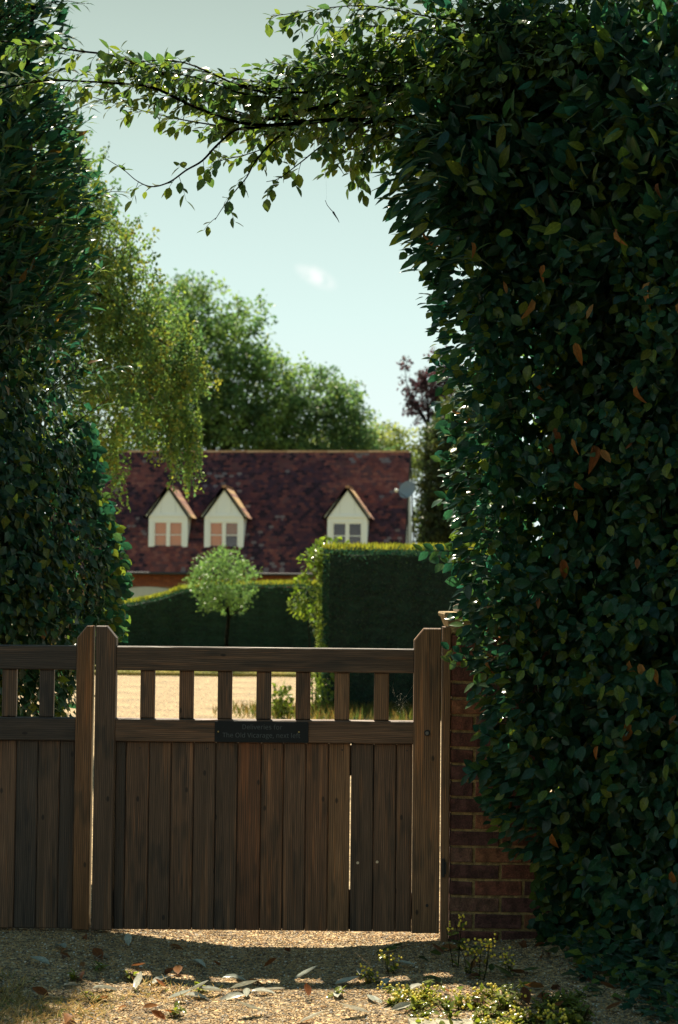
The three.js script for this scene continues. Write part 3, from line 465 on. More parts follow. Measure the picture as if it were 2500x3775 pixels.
{ // ball shaped standard tree
  const g = group('ball_tree', 'round clipped standard tree on a thin bare trunk in the lawn', 'tree', null, [-2.2, .06, -26.3]), r = rng(131), F = new Foliage();
  part(g, 'trunk', limb([[.05, 0, 0], [.0, .5, .02], [.03, 1.0, 0], [0, 1.3, 0]], .042, .03, 8, 0, .2), barkPale); part(g, 'limb', limb([[.02, 1.0, 0], [.12, 1.06, .02], [.3, 1.18, .05]], .018, .01, 6), barkPale); part(g, 'limb', limb([[.01, 1.1, 0], [-.2, 1.4, .1], [-.4, 1.7, .15]], .018, .006, 6), barkPale);
  for (let k = 0; k < 330; k++) {
    const d = rndDir(r), rad = Math.pow(r(), .34) * (.9 + .28 * (fbm(d.x * 3 + 4, d.y * 3, d.z * 3, 3) - .45) * 2), C = V(-.1 + d.x * .76 * rad, 1.72 + d.y * .72 * rad, d.z * .74 * rad);
    for (let j = 0; j < 11; j++) { const P = C.clone().add(V(gs(r), gs(r), gs(r)).multiplyScalar(.085)); F.leaf(P, rndDir(r).addScaledVector(d, .8), rndDir(r).addScaledVector(d, .5).add(V(0, .5, 0)), rr(.055, .09, r), rr(.03, .045, r), vary([.14, .25, .06], .28, r), 1, .1, .3); }
  }
  part(g, 'crown', F.geo(), leafMat({ map: null, clearcoat: .7, clearcoatRoughness: .3 }), true);
}
{ // weeping birch between the gate and the house
  const g = group('birch_tree', 'weeping birch with sunlit yellow green strands hanging before the roof', 'tree', null, [-3.6, 0, -10]), r = rng(141), F = new Foliage();
  part(g, 'trunk', limb([[0, 0, 0], [.06, 2, 0], [.0, 4, .1], [.3, 5.6, 0]], .14, .06, 9, 0, .2), barkPale);
  const bl = [[-2.85, 5.75, .55, .75, .8], [-2.35, 5.1, .45, .6, .7], [-3.0, 4.6, 1.0, 1.1, 1], [-2.1, 4.35, .65, .65, .8], [-1.78, 4.2, .38, .5, .6], [-1.72, 3.75, .3, .55, .5], [-2.4, 3.75, .7, .6, .8], [-3.1, 3.3, 1, 1, .9], [-1.85, 3.4, .36, .4, .5], [-2.75, 5.3, .6, .7, .8], [-2.5, 4.7, .7, .6, .8], [-1.62, 3.95, .3, .35, .4], [-3.4, 5.4, .9, 1.1, .9]];
  const cols = [[.14, .24, .045], [.19, .28, .045], [.08, .16, .05], [.23, .25, .035], [.11, .2, .05]];
  for (const [x, y, rx, ry, rz] of bl) {
    part(g, 'limb', limb([[.0, Math.min(4.4, y - .3), .05], [(x + 3.6) * .5, y * .5 + 2.6, gs(r) * .2], [x + 3.6, y + .1, gs(r) * .2]], .035, .008, 5), barkPale);
    const n = Math.round(150 * rx * ry * 3.8);
    for (let k = 0; k < n; k++) { // a spray of leaves, the outer ones hanging
      const d = rndDir(r), q = Math.pow(r(), .45) * (.78 + .5 * fbm(d.x * 2 + x, d.y * 2 + y, d.z * 2, 3)), C = V(x + 3.6 + d.x * rx * q, y + d.y * ry * q, d.z * rz * q), c = pick(cols, r), L = rr(.08, .26, r), dx = gs(r) * .5, m = 9 + Math.floor(r() * 8);
      for (let j = 0; j < m; j++) { const t = j / m; F.leaf(V(C.x + dx * t * L + gs(r) * .05, C.y - t * L + gs(r) * .03, C.z + gs(r) * .06), rndDir(r).add(V(0, -.6, 0)), rndDir(r).add(V(0, .4, .2)), rr(.035, .06, r), rr(.024, .04, r), vary(c, .3, r), 0, .1, .25); }
    }
  }
  for (const [x, y, L, w, n] of [[-1.62, 3.5, .85, .16, 30], [-1.5, 3.4, .75, .1, 14], [-1.72, 3.4, .55, .1, 14], [-1.8, 3.3, .3, .1, 8], [-2.33, 3.1, .45, .12, 14], [-2.25, 2.95, .5, .03, 3], [-2.45, 3.1, .4, .1, 12]]) for (let k = 0; k < n; k++) {
    const P = V(x + 3.6 + gs(r) * w, y + gs(r) * .06, gs(r) * .2), LL = L * rr(.5, 1.05, r), m = Math.round(LL * 36), c = pick(cols, r), dx = gs(r) * .12;
    for (let j = 0; j < m; j++) { const t = j / m; F.leaf(V(P.x + dx * t + gs(r) * .022, P.y - t * LL, P.z + gs(r) * .022), rndDir(r).add(V(0, -.9, 0)), rndDir(r), rr(.04, .062, r), rr(.024, .038, r), vary(c, .28, r), 0, .1, .25); }
  }
  part(g, 'crown', F.geo(), LEAF_FAR, true);
}
function shrub(name, label, cat, grp, pos, seed, blobs, leafN, size, cols, stems) {
  const g = group(name, label, cat, grp, pos), r = rng(seed), F = new Foliage(), mats = cols.map(c => leafTint(...c)), ug = unitLeaf(.62, .15, .25), tot = blobs.reduce((s, b) => s + b[3] * b[4], 0); let big = 0;
  for (const s of stems) part(g, 'stem', limb(s, .012, .004, 5), bark);
  for (const b of blobs) for (let k = 0; k < leafN * b[3] * b[4] / tot; k++) {
    const d = rndDir(r), q = Math.pow(r(), .4), P = V(b[0] + d.x * b[3] * q, b[1] + d.y * b[4] * q, b[2] + d.z * b[3] * q), T = rndDir(r).addScaledVector(d, .7).add(V(0, -.1, 0)), N = rndDir(r).add(V(0, .8, .3)), len = size * rr(.7, 1.3, r);
    if (d.z > .3 && q > .7 && big < 60) { leafMesh(g, 'leaf', ug, pick(mats, r), P, T, N, len); big++; } else F.leaf(P, T, N, len, len * .62, vary(pick(cols, r), .25, r), 1, .15, .25);
  }
  part(g, 'foliage', F.geo(), LEAF, true); return g;
}
shrub('leafy_shrub', 'bright yellow green shrub climbing the end of the square hedge', 'shrub', null, [-.42, 0, -15.3], 151, [[0, 1.55, 0, .2, .33], [.05, 2.0, -.1, .16, .2], [.3, 2.2, -.5, .2, .16], [.42, 2.24, -.6, .16, .12], [-.12, 1.45, .05, .12, .2], [.14, 1.2, .05, .1, .2], [.2, .85, .1, .05, .2], [.15, 2.1, -.2, .14, .2], [.2, .3, .15, .2, .3]], 760, .08, [[.24, .38, .03], [.19, .33, .03], [.28, .39, .04]], [[[.1, 0, 0], [.05, .8, 0], [0, 1.5, 0]], [[.12, 0, 0], [.2, 1.1, -.1], [.3, 2.2, -.4]]]);
shrub('leafy_shrub', 'small low green bush growing in the gravel beyond the gate slats', 'shrub', null, [-.69, .0, -13.6], 152, [[0, .27, 0, .13, .2], [.02, .1, 0, .1, .1]], 240, .07, [[.28, .36, .03], [.2, .3, .03]], [[[0, 0, 0], [.01, .15, 0], [0, .3, 0]]]);

for (const [k, x, z, h] of [[0, -4.8, 14.4, 11.5], [1, -1.4, 13.6, 12.5], [2, 2.0, 14, 11.8], [3, 5.4, 14.6, 12.5], [4, -8.2, 13.6, 11]])  // unseen row added behind the camera to cut sky light
  blobTree('added_lane_tree', ['added leafy tree across the lane, next to the end tree of the row', 'added leafy tree across the lane straight opposite the sign', 'added leafy tree across the lane opposite the brick pier', 'added leafy tree across the lane opposite the tall hedge', 'added leafy tree at the end of the row across the lane'][k], 'added trees across the lane', 300 + k, [[x, h * .62, z, 2.4, h * .36, 2], [x + .8, h * .4, z - .4, 2, h * .3, 1.6], [x - .9, h * .3, z - .3, 1.9, h * .3, 1.5]], { trunk: [[x, 0, z], [x + .1, h * .3, z], [x, h * .6, z]], r0: .22, clumps: 420, per: 16, clump: .5, leaf: .38, cols: [[.04, .075, .03], [.05, .09, .035]] });

// ------------------------------------------------------------------ left: laurel and ivy covered mass behind the gate
{
  const g = group('ivy_hedge', 'tall dark laurel and ivy growth behind the plain gate leaf', 'hedge'), r = rng(161), F = new Foliage();
  const prof = [[-1.80, 5.4], [-1.76, 4.92], [-1.74, 4.61], [-1.58, 4.43], [-1.54, 4.18], [-1.52, 3.93], [-1.54, 3.65], [-1.55, 3.29], [-1.55, 2.99], [-1.54, 2.66], [-1.48, 2.38], [-1.41, 2.08], [-1.34, 1.88], [-1.30, 1.71], [-1.315, 1.53], [-1.35, 1.36], [-1.5, 1.13], [-1.62, .91], [-1.72, .63], [-1.8, 0]];
  const zc = -2.1, Rz = 1.25, X = y => lerpTable(prof, y), cols = [[.026, .13, .066], [.036, .155, .066], [.024, .12, .064], [.034, .14, .06], [.085, .195, .05], [.24, .35, .04]];
  const mats = [...cols, [.2, .18, .03]].map(c => leafTint(...c, { clearcoat: .6, clearcoatRoughness: .18 })), ivy = unitLeaf(.78, .2, .3), lau = unitLeaf(.36, .2, .35); let big = 0;
  const N = 32000;
  for (let k = 0; k < N; k++) {
    const show = big < 300 && k > N - 1400, y = Math.pow(r(), .95) * 5.4 + .12, edge = X(y), a = show ? rr(.15, 1.6, r) : r() < .05 ? rr(-.3, .25, r) : rr(-.9, 2.5, r), lump = (.16 * (fbm(y * 2.2, a * 2.2, 4) - .45) + .14 * (fbm(y * 1.1 + 7, a * 1.3, 9, 2) - .38)) * 2, dep = show ? rr(-.02, .05, r) : -.75 * Math.pow(r(), 1.2);
    const rx = 1.35, d = V(Math.cos(a), 0, Math.sin(a)), P = V(edge - rx + d.x * (rx + dep + lump), y + gs(r) * .05, zc + d.z * ((a < 0 ? .4 : Rz) + dep + lump));
    if (!show && Math.abs(a) < .4 && r() < .35) P.x += .07 * r();
    const up = smooth(2.7, 3.4, y + gs(r) * .25), T = up > .5 ? V(d.x * .9 + .15, rr(.0, 1.1, r), d.z * .6).add(rndDir(r).multiplyScalar(.55)) : V(d.x * .5, rr(-1, -.1, r), d.z * .5).add(rndDir(r).multiplyScalar(.55)), Nn = d.clone().add(V(0, up > .5 ? .9 : .55, 0)).add(rndDir(r).multiplyScalar(.55)), len = up > .5 ? rr(.08, .125, r) : rr(.045, .08, r);
    if (show) { leafMesh(g, 'leaf', up > .5 ? lau : ivy, mats[r() < .04 ? 6 : Math.floor(Math.pow(r(), 1.05) * 6)], P, T, Nn, len); big++; }
    else F.leaf(P, T, Nn, len, len * (up > .5 ? .33 : .75), vary(r() < .015 ? [.28, .17, .03] : cols[Math.floor(Math.pow(r(), 1.05) * 6)], .3, r), 1, .2, .3);
  }
  for (let k = 0; k < 5000; k++) { const y = .85 + 1.6 * r(), a = rr(-.15, 1.6, r), d = V(Math.cos(a), 0, Math.sin(a)), q = -.12 * r() + .06 * (fbm(y * 3, a * 3, 2) - .45), P = V(X(y) - 1.35 + d.x * (1.35 + q), y, zc + d.z * (Rz + q)), len = rr(.045, .08, r); F.leaf(P, V(d.x * .5, rr(-1, -.1, r), d.z * .5).add(rndDir(r).multiplyScalar(.55)), d.clone().add(V(0, .5, 0)).add(rndDir(r).multiplyScalar(.6)), len, len * .76, vary(cols[Math.floor(Math.pow(r(), 1.05) * 6)], .3, r), 1, .2, .3); }
  for (let k = 0; k < 30000; k++) { const y = .1 + 5.2 * r(), a = r() * 6.283, q = Math.sqrt(r()), P = V(X(y) - 1.33 + Math.cos(a) * q * 1.08, y, zc + .1 + Math.sin(a) * q * .85), len = rr(.06, .1, r); F.leaf(P, rndDir(r).add(V(0, -.4, 0)), rndDir(r).add(V(0, .4, .5)), len, len * .7, vary(cols[Math.floor(Math.pow(r(), 1.05) * 6)], .3, r), 1, .15, .25); }
  for (let k = 0; k < 420; k++) { const y = rr(1.2, 2.6, r), len = rr(.045, .075, r); F.leaf(V(X(y) + rr(-.03, .06, r), y, zc + rr(-.22, .15, r)), V(.5 + gs(r) * .4, rr(-1, .2, r), gs(r) * .4), V(gs(r) * .5 + .2, rr(-.1, .8, r), 1), len, len * .74, vary(cols[Math.floor(r() * 6)], .3, r), 2, .15, .25); }
  for (let k = 0; k < 46; k++) { // loose sprays
    const y = rr(2.5, 5.2, r), a = rr(-.5, 1.0, r), d = V(Math.cos(a), 0, Math.sin(a)), P = V(X(y) - 1.35 + d.x * 1.33, y, zc + d.z * (a < 0 ? .4 : Rz)), L = rr(.1, .32, r), D = V(d.x * .8, rr(-.1, .9, r), d.z * .6).normalize(), E = P.clone().addScaledVector(D, L).add(V(0, -.25 * L * L, 0));
    part(g, 'twig', limb([[P.x - d.x * .1, P.y - .05, P.z - d.z * .1], [(P.x + E.x) / 2, (P.y + E.y) / 2 + .02, (P.z + E.z) / 2], [E.x, E.y, E.z]], .004, .0015, 4, 4), twigMat);
    const m = Math.round(L / .022) + 2; for (let j = 0; j < m; j++) { const Q = P.clone().lerp(E, j / (m - 1)); F.leaf(Q, D.clone().multiplyScalar(.8).add(rndDir(r).multiplyScalar(.7)), V(gs(r) * .6, 1, gs(r) * .6 + .2), rr(.06, .1, r), rr(.02, .032, r), vary(cols[Math.floor(r() * 6)], .3, r), 1, .2, .3); }
  }
  for (let k = 0; k < 5; k++) { const x = -2.1 - k * .16; part(g, 'stem', limb([[x, 0, zc + gs(r) * .3], [x + gs(r) * .1, 1.4, zc + gs(r) * .3], [x + .1, 3, zc + gs(r) * .4], [x + .3, 5, zc + gs(r) * .4]], .04, .012, 6), bark); }
  part(g, 'foliage', F.geo(), leafMat({ clearcoat: .6, clearcoatRoughness: .18 }), true);
}

// ------------------------------------------------------------------ right: tall beech and laurel hedge over the pier
{
  const g = group('beech_hedge', 'tall dense beech and laurel hedge with withered leaves beside the pier', 'hedge'), r = rng(171), F = new Foliage();
  const prof = [[.42, 4.42], [.40, 4.10], [.39, 3.80], [.355, 3.63], [.345, 3.51], [.36, 3.35], [.42, 3.24], [.475, 3.08], [.51, 2.81], [.535, 2.54], [.56, 2.34], [.575, 2.15], [.60, 1.86], [.62, 1.57], [.67, 1.38], [.705, 1.19], [.735, 1.0], [.76, .81], [.79, .62], [.84, .51], [.92, .41], [.95, .28], [.97, .05], [.97, 0]];
  const X = y => lerpTable(prof, y), zf = y => .34 - .09 * smooth(1.2, .2, y) + .03 * Math.sin(y * 2.1), rc = .12, back = -.62, SL = .75, NF = V(-.62, 0, 1).normalize(), NE = V(-1, 0, -.8).normalize();
  // perimeter point: s from 0 (back of the end face) through the corner to the front face, which swings forward beside the lane
  const per = (s, y) => {
    const x0 = X(y), zF = zf(y), e = zF - rc - back, arc = rc * Math.PI / 2; if (s < e) return [V(x0 + SL * (1 - s / e), y, back + s), NE.clone()];
    if (s < e + arc) { const a = (s - e) / rc; return [V(x0 + rc - rc * Math.cos(a), y, zF - rc + rc * Math.sin(a)), V(-Math.cos(a), 0, Math.sin(a))]; }
    const u = s - e - arc, x = x0 + rc + u * .9, k = Math.max(0, x - .85), low = .35 * smooth(.9, .1, y) * smooth(.95, 1.25, x); return [V(x, y, zF + k * .75 + low), k > 0 ? NF.clone() : V(0, 0, 1)];
  };
  const cols = [[.034, .165, .082], [.046, .19, .08], [.03, .145, .08], [.042, .175, .07], [.1, .23, .05], [.26, .37, .04]], mats = cols.map(c => leafTint(...c)), beech = unitLeaf(.66, .12, .2), laurel = unitLeaf(.42, .15, .25);
  const deadM = [leafTint(.62, .25, .06, { clearcoat: .1, transmission: .4 }), leafTint(.7, .34, .1, { clearcoat: .1, transmission: .4 }), leafTint(.45, .17, .06, { clearcoat: .1, transmission: .4 })], deadG = [unitLeaf(.42, .75, 1.1), unitLeaf(.36, -.6, 1.3), unitLeaf(.5, .9, .9)];
  let big = 0; const N = 40000, total = 2.75;
  for (let k = 0; k < N; k++) {
    const show = k >= N - 300, y = .05 + 4.3 * Math.pow(r(), .95), s = show ? rr(.85, 2.3, r) : r() < .045 ? rr(.02, .85, r) : .85 + (total - .85) * Math.pow(r(), .93), [P, d] = per(s, y), lump = (s < .86 ? .05 : .17) * (fbm(P.x * 3.2 + 2, y * 3.2, P.z * 3.2) - .45) * 2, dep = show ? rr(-.03, .05, r) : -(s < .86 ? .4 : .6) * Math.pow(r(), 1.15), hole = fbm(P.x * 5 + 11, y * 5, P.z * 5 + s * 2, 2);
    if (!show && y > 3.75 && fbm(P.x * 2.5 + 20, y * 2.5, 1) < .52 && r() < .8) continue;
    if (dep > -.16 && hole < .33 && s > 1 && r() < .9) continue;
    P.addScaledVector(d, dep + lump); P.x += gs(r) * .03; P.z += gs(r) * .03; P.y += gs(r) * .02;
    const isL = r() < smooth(2.9, 3.5, y) * .75, T = isL ? V(d.x * .7 + gs(r) * .7, rr(-.7, .9, r), d.z * .6 + gs(r) * .4) : V(d.x * .5 + gs(r) * .8, rr(-1, .25, r), d.z * .45 + gs(r) * .5), Nn = d.clone().multiplyScalar(.9).add(V(0, .4, .25)).add(rndDir(r).multiplyScalar(.9)), len = isL ? rr(.075, .135, r) : rr(.035, .078, r);
    if (show) { leafMesh(g, 'leaf', isL ? laurel : beech, mats[Math.floor(Math.pow(r(), 1.05) * 6)], P, T, Nn, len); big++; }
    else F.leaf(P, T, Nn, len, len * (isL ? .42 : rr(.58, .74, r)), vary(cols[Math.floor(Math.pow(r(), 1.05) * 6)], .38, r), 2, rr(.0, .25, r), rr(.1, .35, r));
  }
  // the inside and the far side of the hedge are leafy too
  for (let k = 0; k < 40000; k++) { const y = .03 + 4.1 * r(), [P] = per(rr(1.0, 2.9, r), y); P.z -= rr(.22, .95, r); if (P.x < X(y) + .16 + Math.max(0, .15 - P.z) * .65 || (P.x < 1.05 && P.z < .08 && y < 1.65)) continue; const len = rr(.06, .1, r); F.leaf(P, rndDir(r).add(V(0, -.5, 0)), rndDir(r).add(V(0, .4, .5)), len, len * .66, vary(cols[Math.floor(Math.pow(r(), 1.05) * 6)], .38, r), 1, .12, .2); }
  // leaves reaching out at the corner
  for (let k = 0; k < 1300; k++) { const y = .45 + 3.25 * r(), e = zf(y) - rc - back, [P, d] = per(rr(e - .1, e + .2, r), y), up = y > 3.1; P.addScaledVector(d, rr(-.02, .1, r) + (up ? .05 * r() : 0)); P.x -= .04 * r() * r(); const len = up ? rr(.08, .12, r) : rr(.04, .075, r), flat = r() < .6; F.leaf(P, V(-.8 + gs(r) * .35, flat ? rr(-.5, .25, r) : rr(-1.2, -.3, r), gs(r) * .5 + .15), flat ? V(gs(r) * .3 - .1, 1, .45 + gs(r) * .3) : V(gs(r) * .5 - .2, rr(0, .5, r), 1), len, len * (up ? .36 : .62), vary(pick(cols, r), .3, r), 2, .15, .22); }
  for (let k = 0; k < 2600; k++) { const x = rr(1.0, 1.9, r), z = rr(.3, 1.7, r), y = .13 * r() * smooth(.95, 1.35, x + .25 * (.9 - z)); if (r() > smooth(.85, 1.25, x + .3 * (.8 - z))) continue; F.leaf(V(x, groundH(x, z) + y, z), V(gs(r), gs(r) * .4, gs(r)), V(gs(r) * .6, 1, gs(r) * .6 + .3), rr(.04, .075, r), .045, vary(cols[Math.floor(Math.pow(r(), 1.05) * 6)], .3, r), 1, .15, .25); }
  for (let k = 0; k < 2200; k++) { const x = rr(.9, 1.35, r), y = .6 * r(), z = rr(-.35, .2, r) + .3 * (x - .9); if (x < 1.0 && z < .06) continue; F.leaf(V(x, y, z), V(gs(r), rr(-1, .2, r), .5 + gs(r)), V(gs(r), .6, 1), rr(.04, .075, r), .045, vary(pick(cols, r), .3, r), 2, .15, .25); }
  for (let k = 0; k < 64; k++) { const y = k < 34 ? .5 + 3.0 * r() : pick([1.35, 2.3, 2.45, 2.95, .75, .9, 1.9], r) + gs(r) * .08, s = r() < .3 ? rr(.6, 1.0, r) : rr(1.0, 2.1, r), [P, d] = per(s, y); P.addScaledVector(d, rr(.0, .06, r)); leafMesh(g, 'dead_leaf', pick(deadG, r), pick(deadM, r), P, V(gs(r) * .5, -1, .3 + gs(r) * .3), d.clone().add(rndDir(r).multiplyScalar(.8)), rr(.04, .1, r)); }
  for (let k = 0; k < 40; k++) { const y = .6 + 3.1 * r(), [P, d] = per(rr(.9, 2.2, r), y), Q = P.clone().addScaledVector(d, -.2), E = P.clone().addScaledVector(d, .02).add(V(gs(r) * .12, rr(.02, .14, r), 0)); part(g, 'twig', limb([[Q.x, Q.y, Q.z], [P.x, P.y, P.z], [E.x, E.y, E.z]], .004, .0015, 5), pick([twigMat, roughMat(.16, .12, .04, .1, .001), roughMat(.18, .07, .03, .1, .001)], r)); }
  for (let k = 0; k < 4; k++) { const x = 1.25 + k * .28, z = -.2 + .5 * k * .28; part(g, 'stem', limb([[x + .2, 0, z + gs(r) * .1], [x + .1, 1.4, z + gs(r) * .1], [x - .1, 3, z], [x - .2, 4.1, z]], .035, .012, 6), bark); for (let j = 0; j < 14; j++) { const y = .3 + j * .27, a = r() * 6.28; part(g, 'branch', limb([[x + .1, y, z], [x + .1 + Math.cos(a) * .2, y + .12, z + Math.sin(a) * .15], [x + .1 + Math.cos(a) * .4, y + .3, z + Math.sin(a) * .3]], .009, .003, 5), bark); } }
  for (let k = 0; k < 26; k++) { // shoots standing out from the clipped end
    const y = k ? rr(.7, 3.6, r) : 1.82, e = zf(y) - rc - back, [P, d] = per(rr(e - .05, e + .15, r), y), L = k ? rr(.07, .2, r) : .24, D = V(-.9, rr(-.35, .45, r), rr(-.1, .5, r)).normalize(), E = P.clone().addScaledVector(D, L), m = Math.round(L / .026) + 1;
    part(g, 'twig', limb([[P.x + .08, P.y + .02, P.z - .05], [P.x, P.y, P.z], [E.x, E.y, E.z]], .0035, .0013, 4, 4), twigMat);
    for (let j = 0; j < m; j++) { const Q = P.clone().lerp(E, (j + 1) / m); F.leaf(Q, D.clone().multiplyScalar(.7).add(V(0, j % 2 ? .5 : -.6, gs(r) * .5)), V(gs(r) * .5, .6, .9), rr(.04, .07, r), rr(.026, .044, r), vary(cols[Math.floor(r() * 6)], .3, r), 2, .15, .22); }
  }
  part(g, 'foliage', F.geo(), LEAF, true);
}

// ------------------------------------------------------------------ hornbeam arching over the gate
{
  const g = group('hornbeam_tree', 'arching hornbeam branches with small leaves reaching across the sky above the gate', 'tree'), r = rng(181), F = new Foliage(), tw = [];
  part(g, 'trunk', limb([[2.05, 0, -.75], [2.0, 1.5, -.7], [1.9, 3, -.6], [1.7, 4.1, -.4], [1.45, 4.8, -.25]], .1, .05, 9, 0, .2), bark);
  const cols = [[.13, .25, .05], [.18, .3, .04], [.09, .2, .06], [.24, .34, .035]], mats = cols.map(c => leafTint(...c)), ug = unitLeaf(.68, .12, .22), cand = [];
  const B = [
    [[1.6, 4.45, -.3], [.9, 4.25, -.1], [.414, 4.033, .05], [.203, 3.953, .1], [.011, 3.892, .12], [-.2, 3.841, .1], [-.372, 3.81, .08], [-.488, 3.838, .06], [-.604, 3.886, .1], [-.74, 3.962, .12], [-.895, 4.039, .1], [-1.069, 4.096, .1], [-1.243, 4.133, .05], [-1.475, 4.17, .05], [-1.649, 4.187, 0]],
    [[1.6, 4.3, -.2], [.9, 4.0, .1], [.416, 3.818, .2], [.205, 3.768, .25], [-.026, 3.752, .3], [-.198, 3.734, .3], [-.371, 3.723, .3], [-.525, 3.76, .26], [-.699, 3.817, .3], [-.854, 3.883, .32], [-.989, 3.905, .3], [-1.182, 3.915, .3], [-1.336, 3.917, .3], [-1.604, 3.866, .3]],
    [[.128, 3.753, .26], [.013, 3.707, .3], [-.101, 3.619, .33], [-.196, 3.536, .35], [-.291, 3.466, .35], [-.339, 3.452, .36]],
    [[-.371, 3.713, .3], [-.477, 3.693, .33], [-.562, 3.614, .36], [-.628, 3.536, .38], [-.695, 3.496, .38], [-.771, 3.447, .36], [-.847, 3.427, .35], [-.925, 3.465, .3], [-.983, 3.513, .3], [-1.061, 3.57, .25]],
    [[-.198, 3.725, .3], [-.294, 3.656, .34], [-.388, 3.538, .38], [-.426, 3.46, .4], [-.473, 3.402, .4], [-.529, 3.324, .4], [-.563, 3.269, .4]],
    [[.205, 3.768, .25], [.071, 3.718, .3], [-.005, 3.6, .33]], [[.9, 4.3, -.1], [.394, 4.15, 0], [.163, 4.128, .1], [-.068, 4.106, .1], [-.221, 4.046, .12], [-.337, 4.064, .12]],
    [[.9, 4.4, 0], [.432, 4.228, .1], [.201, 4.245, .1], [.008, 4.234, .12], [-.108, 4.242, .1]], [[.203, 3.953, .1], [-.066, 3.989, .2], [-.22, 3.929, .2], [-.393, 3.927, .2], [-.509, 3.965, .2]],
    [[-.026, 3.892, .1], [-.142, 3.871, -.1], [-.295, 3.772, -.15], [-.448, 3.693, -.1], [-.62, 3.652, -.1]], [[.5, 3.8, .2], [.321, 3.72, .3], [.206, 3.68, .3], [.129, 3.641, .3], [.091, 3.592, .3]],
    [[1.6, 4.4, -.3], [1.261, 4.139, .3], [.972, 4.195, .35], [.683, 4.153, .35], [.395, 4.072, .3]], [[1.6, 4.2, -.3], [1.489, 3.985, .3], [1.165, 4.001, .4], [.78, 4.037, .4], [.492, 3.956, .4]], [[1.45, 4.8, -.25], [1.6, 4.3, .2], [1.5, 4.1, .4], [1.2, 3.95, .45]]];
  for (let k = 0; k < 6; k++) { const x = rr(-.55, -.2, r), y = rr(3.78, 4.0, r), z = rr(-.15, .35, r), L = rr(.4, .9, r); B.push([[x + .25, y - .02, z], [x, y, z + gs(r) * .05], [x - L * .5, y + .1 * L + gs(r) * .03, z + gs(r) * .08], [x - L, y + .18 * L + gs(r) * .06, z + gs(r) * .1]]); }
  for (let k = 0; k < 15; k++) { const y = rr(3.84, 4.35, r), z = rr(-.5, .3, r), xe = rr(-.35, .25, r), ye = y + rr(-.22, .06, r); B.push([[rr(.7, 1.3, r), y + .1, z - .1], [.55, y + gs(r) * .06, z], [(xe + .5) / 2, (y + ye) / 2 + .03, z + gs(r) * .1], [xe, ye, z + gs(r) * .15]]); }
  for (let k = 0; k < 10; k++) { const y = rr(3.85, 4.3, r), z = rr(-.5, .35, r); B.push([[1.6, y + .2, z - .2], [1.3, y + gs(r) * .06, z], [.9, y + gs(r) * .08, z + gs(r) * .1], [rr(.4, .7, r), y - .1, z + gs(r) * .15]]); }
  for (let k = 0; k < 11; k++) { const y = rr(4.4, 5.1, r), z = rr(-.4, .4, r); B.push([[1.6, y + .1, z - .2], [1.2, y + gs(r) * .06, z], [.8, y + gs(r) * .08, z + gs(r) * .1], [rr(.45, .7, r), y - .1, z + gs(r) * .15]]); }  // branches above the view, added to shade the hedge top
  B.forEach((pts, bi) => {
    const cv = new THREE.CatmullRomCurve3(pts.map(p => V(...p))), L = cv.getLength(), main = bi < 2;
    part(g, 'branch', limb(pts, main ? .016 : .006, main ? .003 : .0015, 6, pts.length * 5, .2), twigMat);
    const lone = bi >= 2 && bi <= 5, dens = lone ? 20 : 40, n = Math.round(L * dens);
    for (let k = 0; k < n; k++) {
      const t = (k + r()) / n, P = cv.getPointAt(t), tg = cv.getTangentAt(t); if (P.x > 1.75) continue; const right = smooth(-.4, .2, P.x), tl = lone ? rr(.02, .1, r) : rr(.05, .17, r) * (.75 + .6 * right), dir = tg.clone().multiplyScalar(.7).add(rndDir(r).multiplyScalar(.75)).add(V(0, -.12, 0)).normalize(), E = P.clone().addScaledVector(dir, tl).add(V(0, -.02, 0)), m = Math.max(2, Math.round(tl / .022));
      tw.push(limb([[P.x, P.y, P.z], [(P.x + E.x) / 2, (P.y + E.y) / 2 + .006, (P.z + E.z) / 2], [E.x, E.y, E.z]], .0016, .0007, 3, 3));
      for (let j = 0; j < m; j++) {
        const q = (j + 1) / m, Q = P.clone().lerp(E, q), s = j % 2 ? 1 : -1, T = dir.clone().multiplyScalar(.6).add(V(-dir.y * s * .6, dir.x * s * .6 - .35, gs(r) * .5)).add(rndDir(r).multiplyScalar(.3)), Nn = V(gs(r) * .6, 1, gs(r) * .6 + .25), len = rr(.034, .066, r);
        cand.push([Q, T, Nn, len, P.x > .25 && P.y < 4.25 ? 1 : 0]);
      }
    }
  });
  const score = cand.map((c, i) => [i, c[0].z * .6 - c[0].x * .5 + c[3] * 6 + r() * .5]).sort((a, b) => b[1] - a[1]).slice(0, 300).map(a => a[0]), big = new Set(score);
  cand.forEach(([Q, T, Nn, len, sh], i) => { if (big.has(i)) leafMesh(g, 'leaf', ug, mats[Math.floor(r() * 4)], Q, T, Nn, len); else F.leaf(Q, T, Nn, len, len * .68, vary(pick(cols, r), .25, r), 2, .12, .22); });
  part(g, 'twigs', mergeGeometries(tw), twigMat, true); part(g, 'foliage', F.geo(), LEAF, true);
}

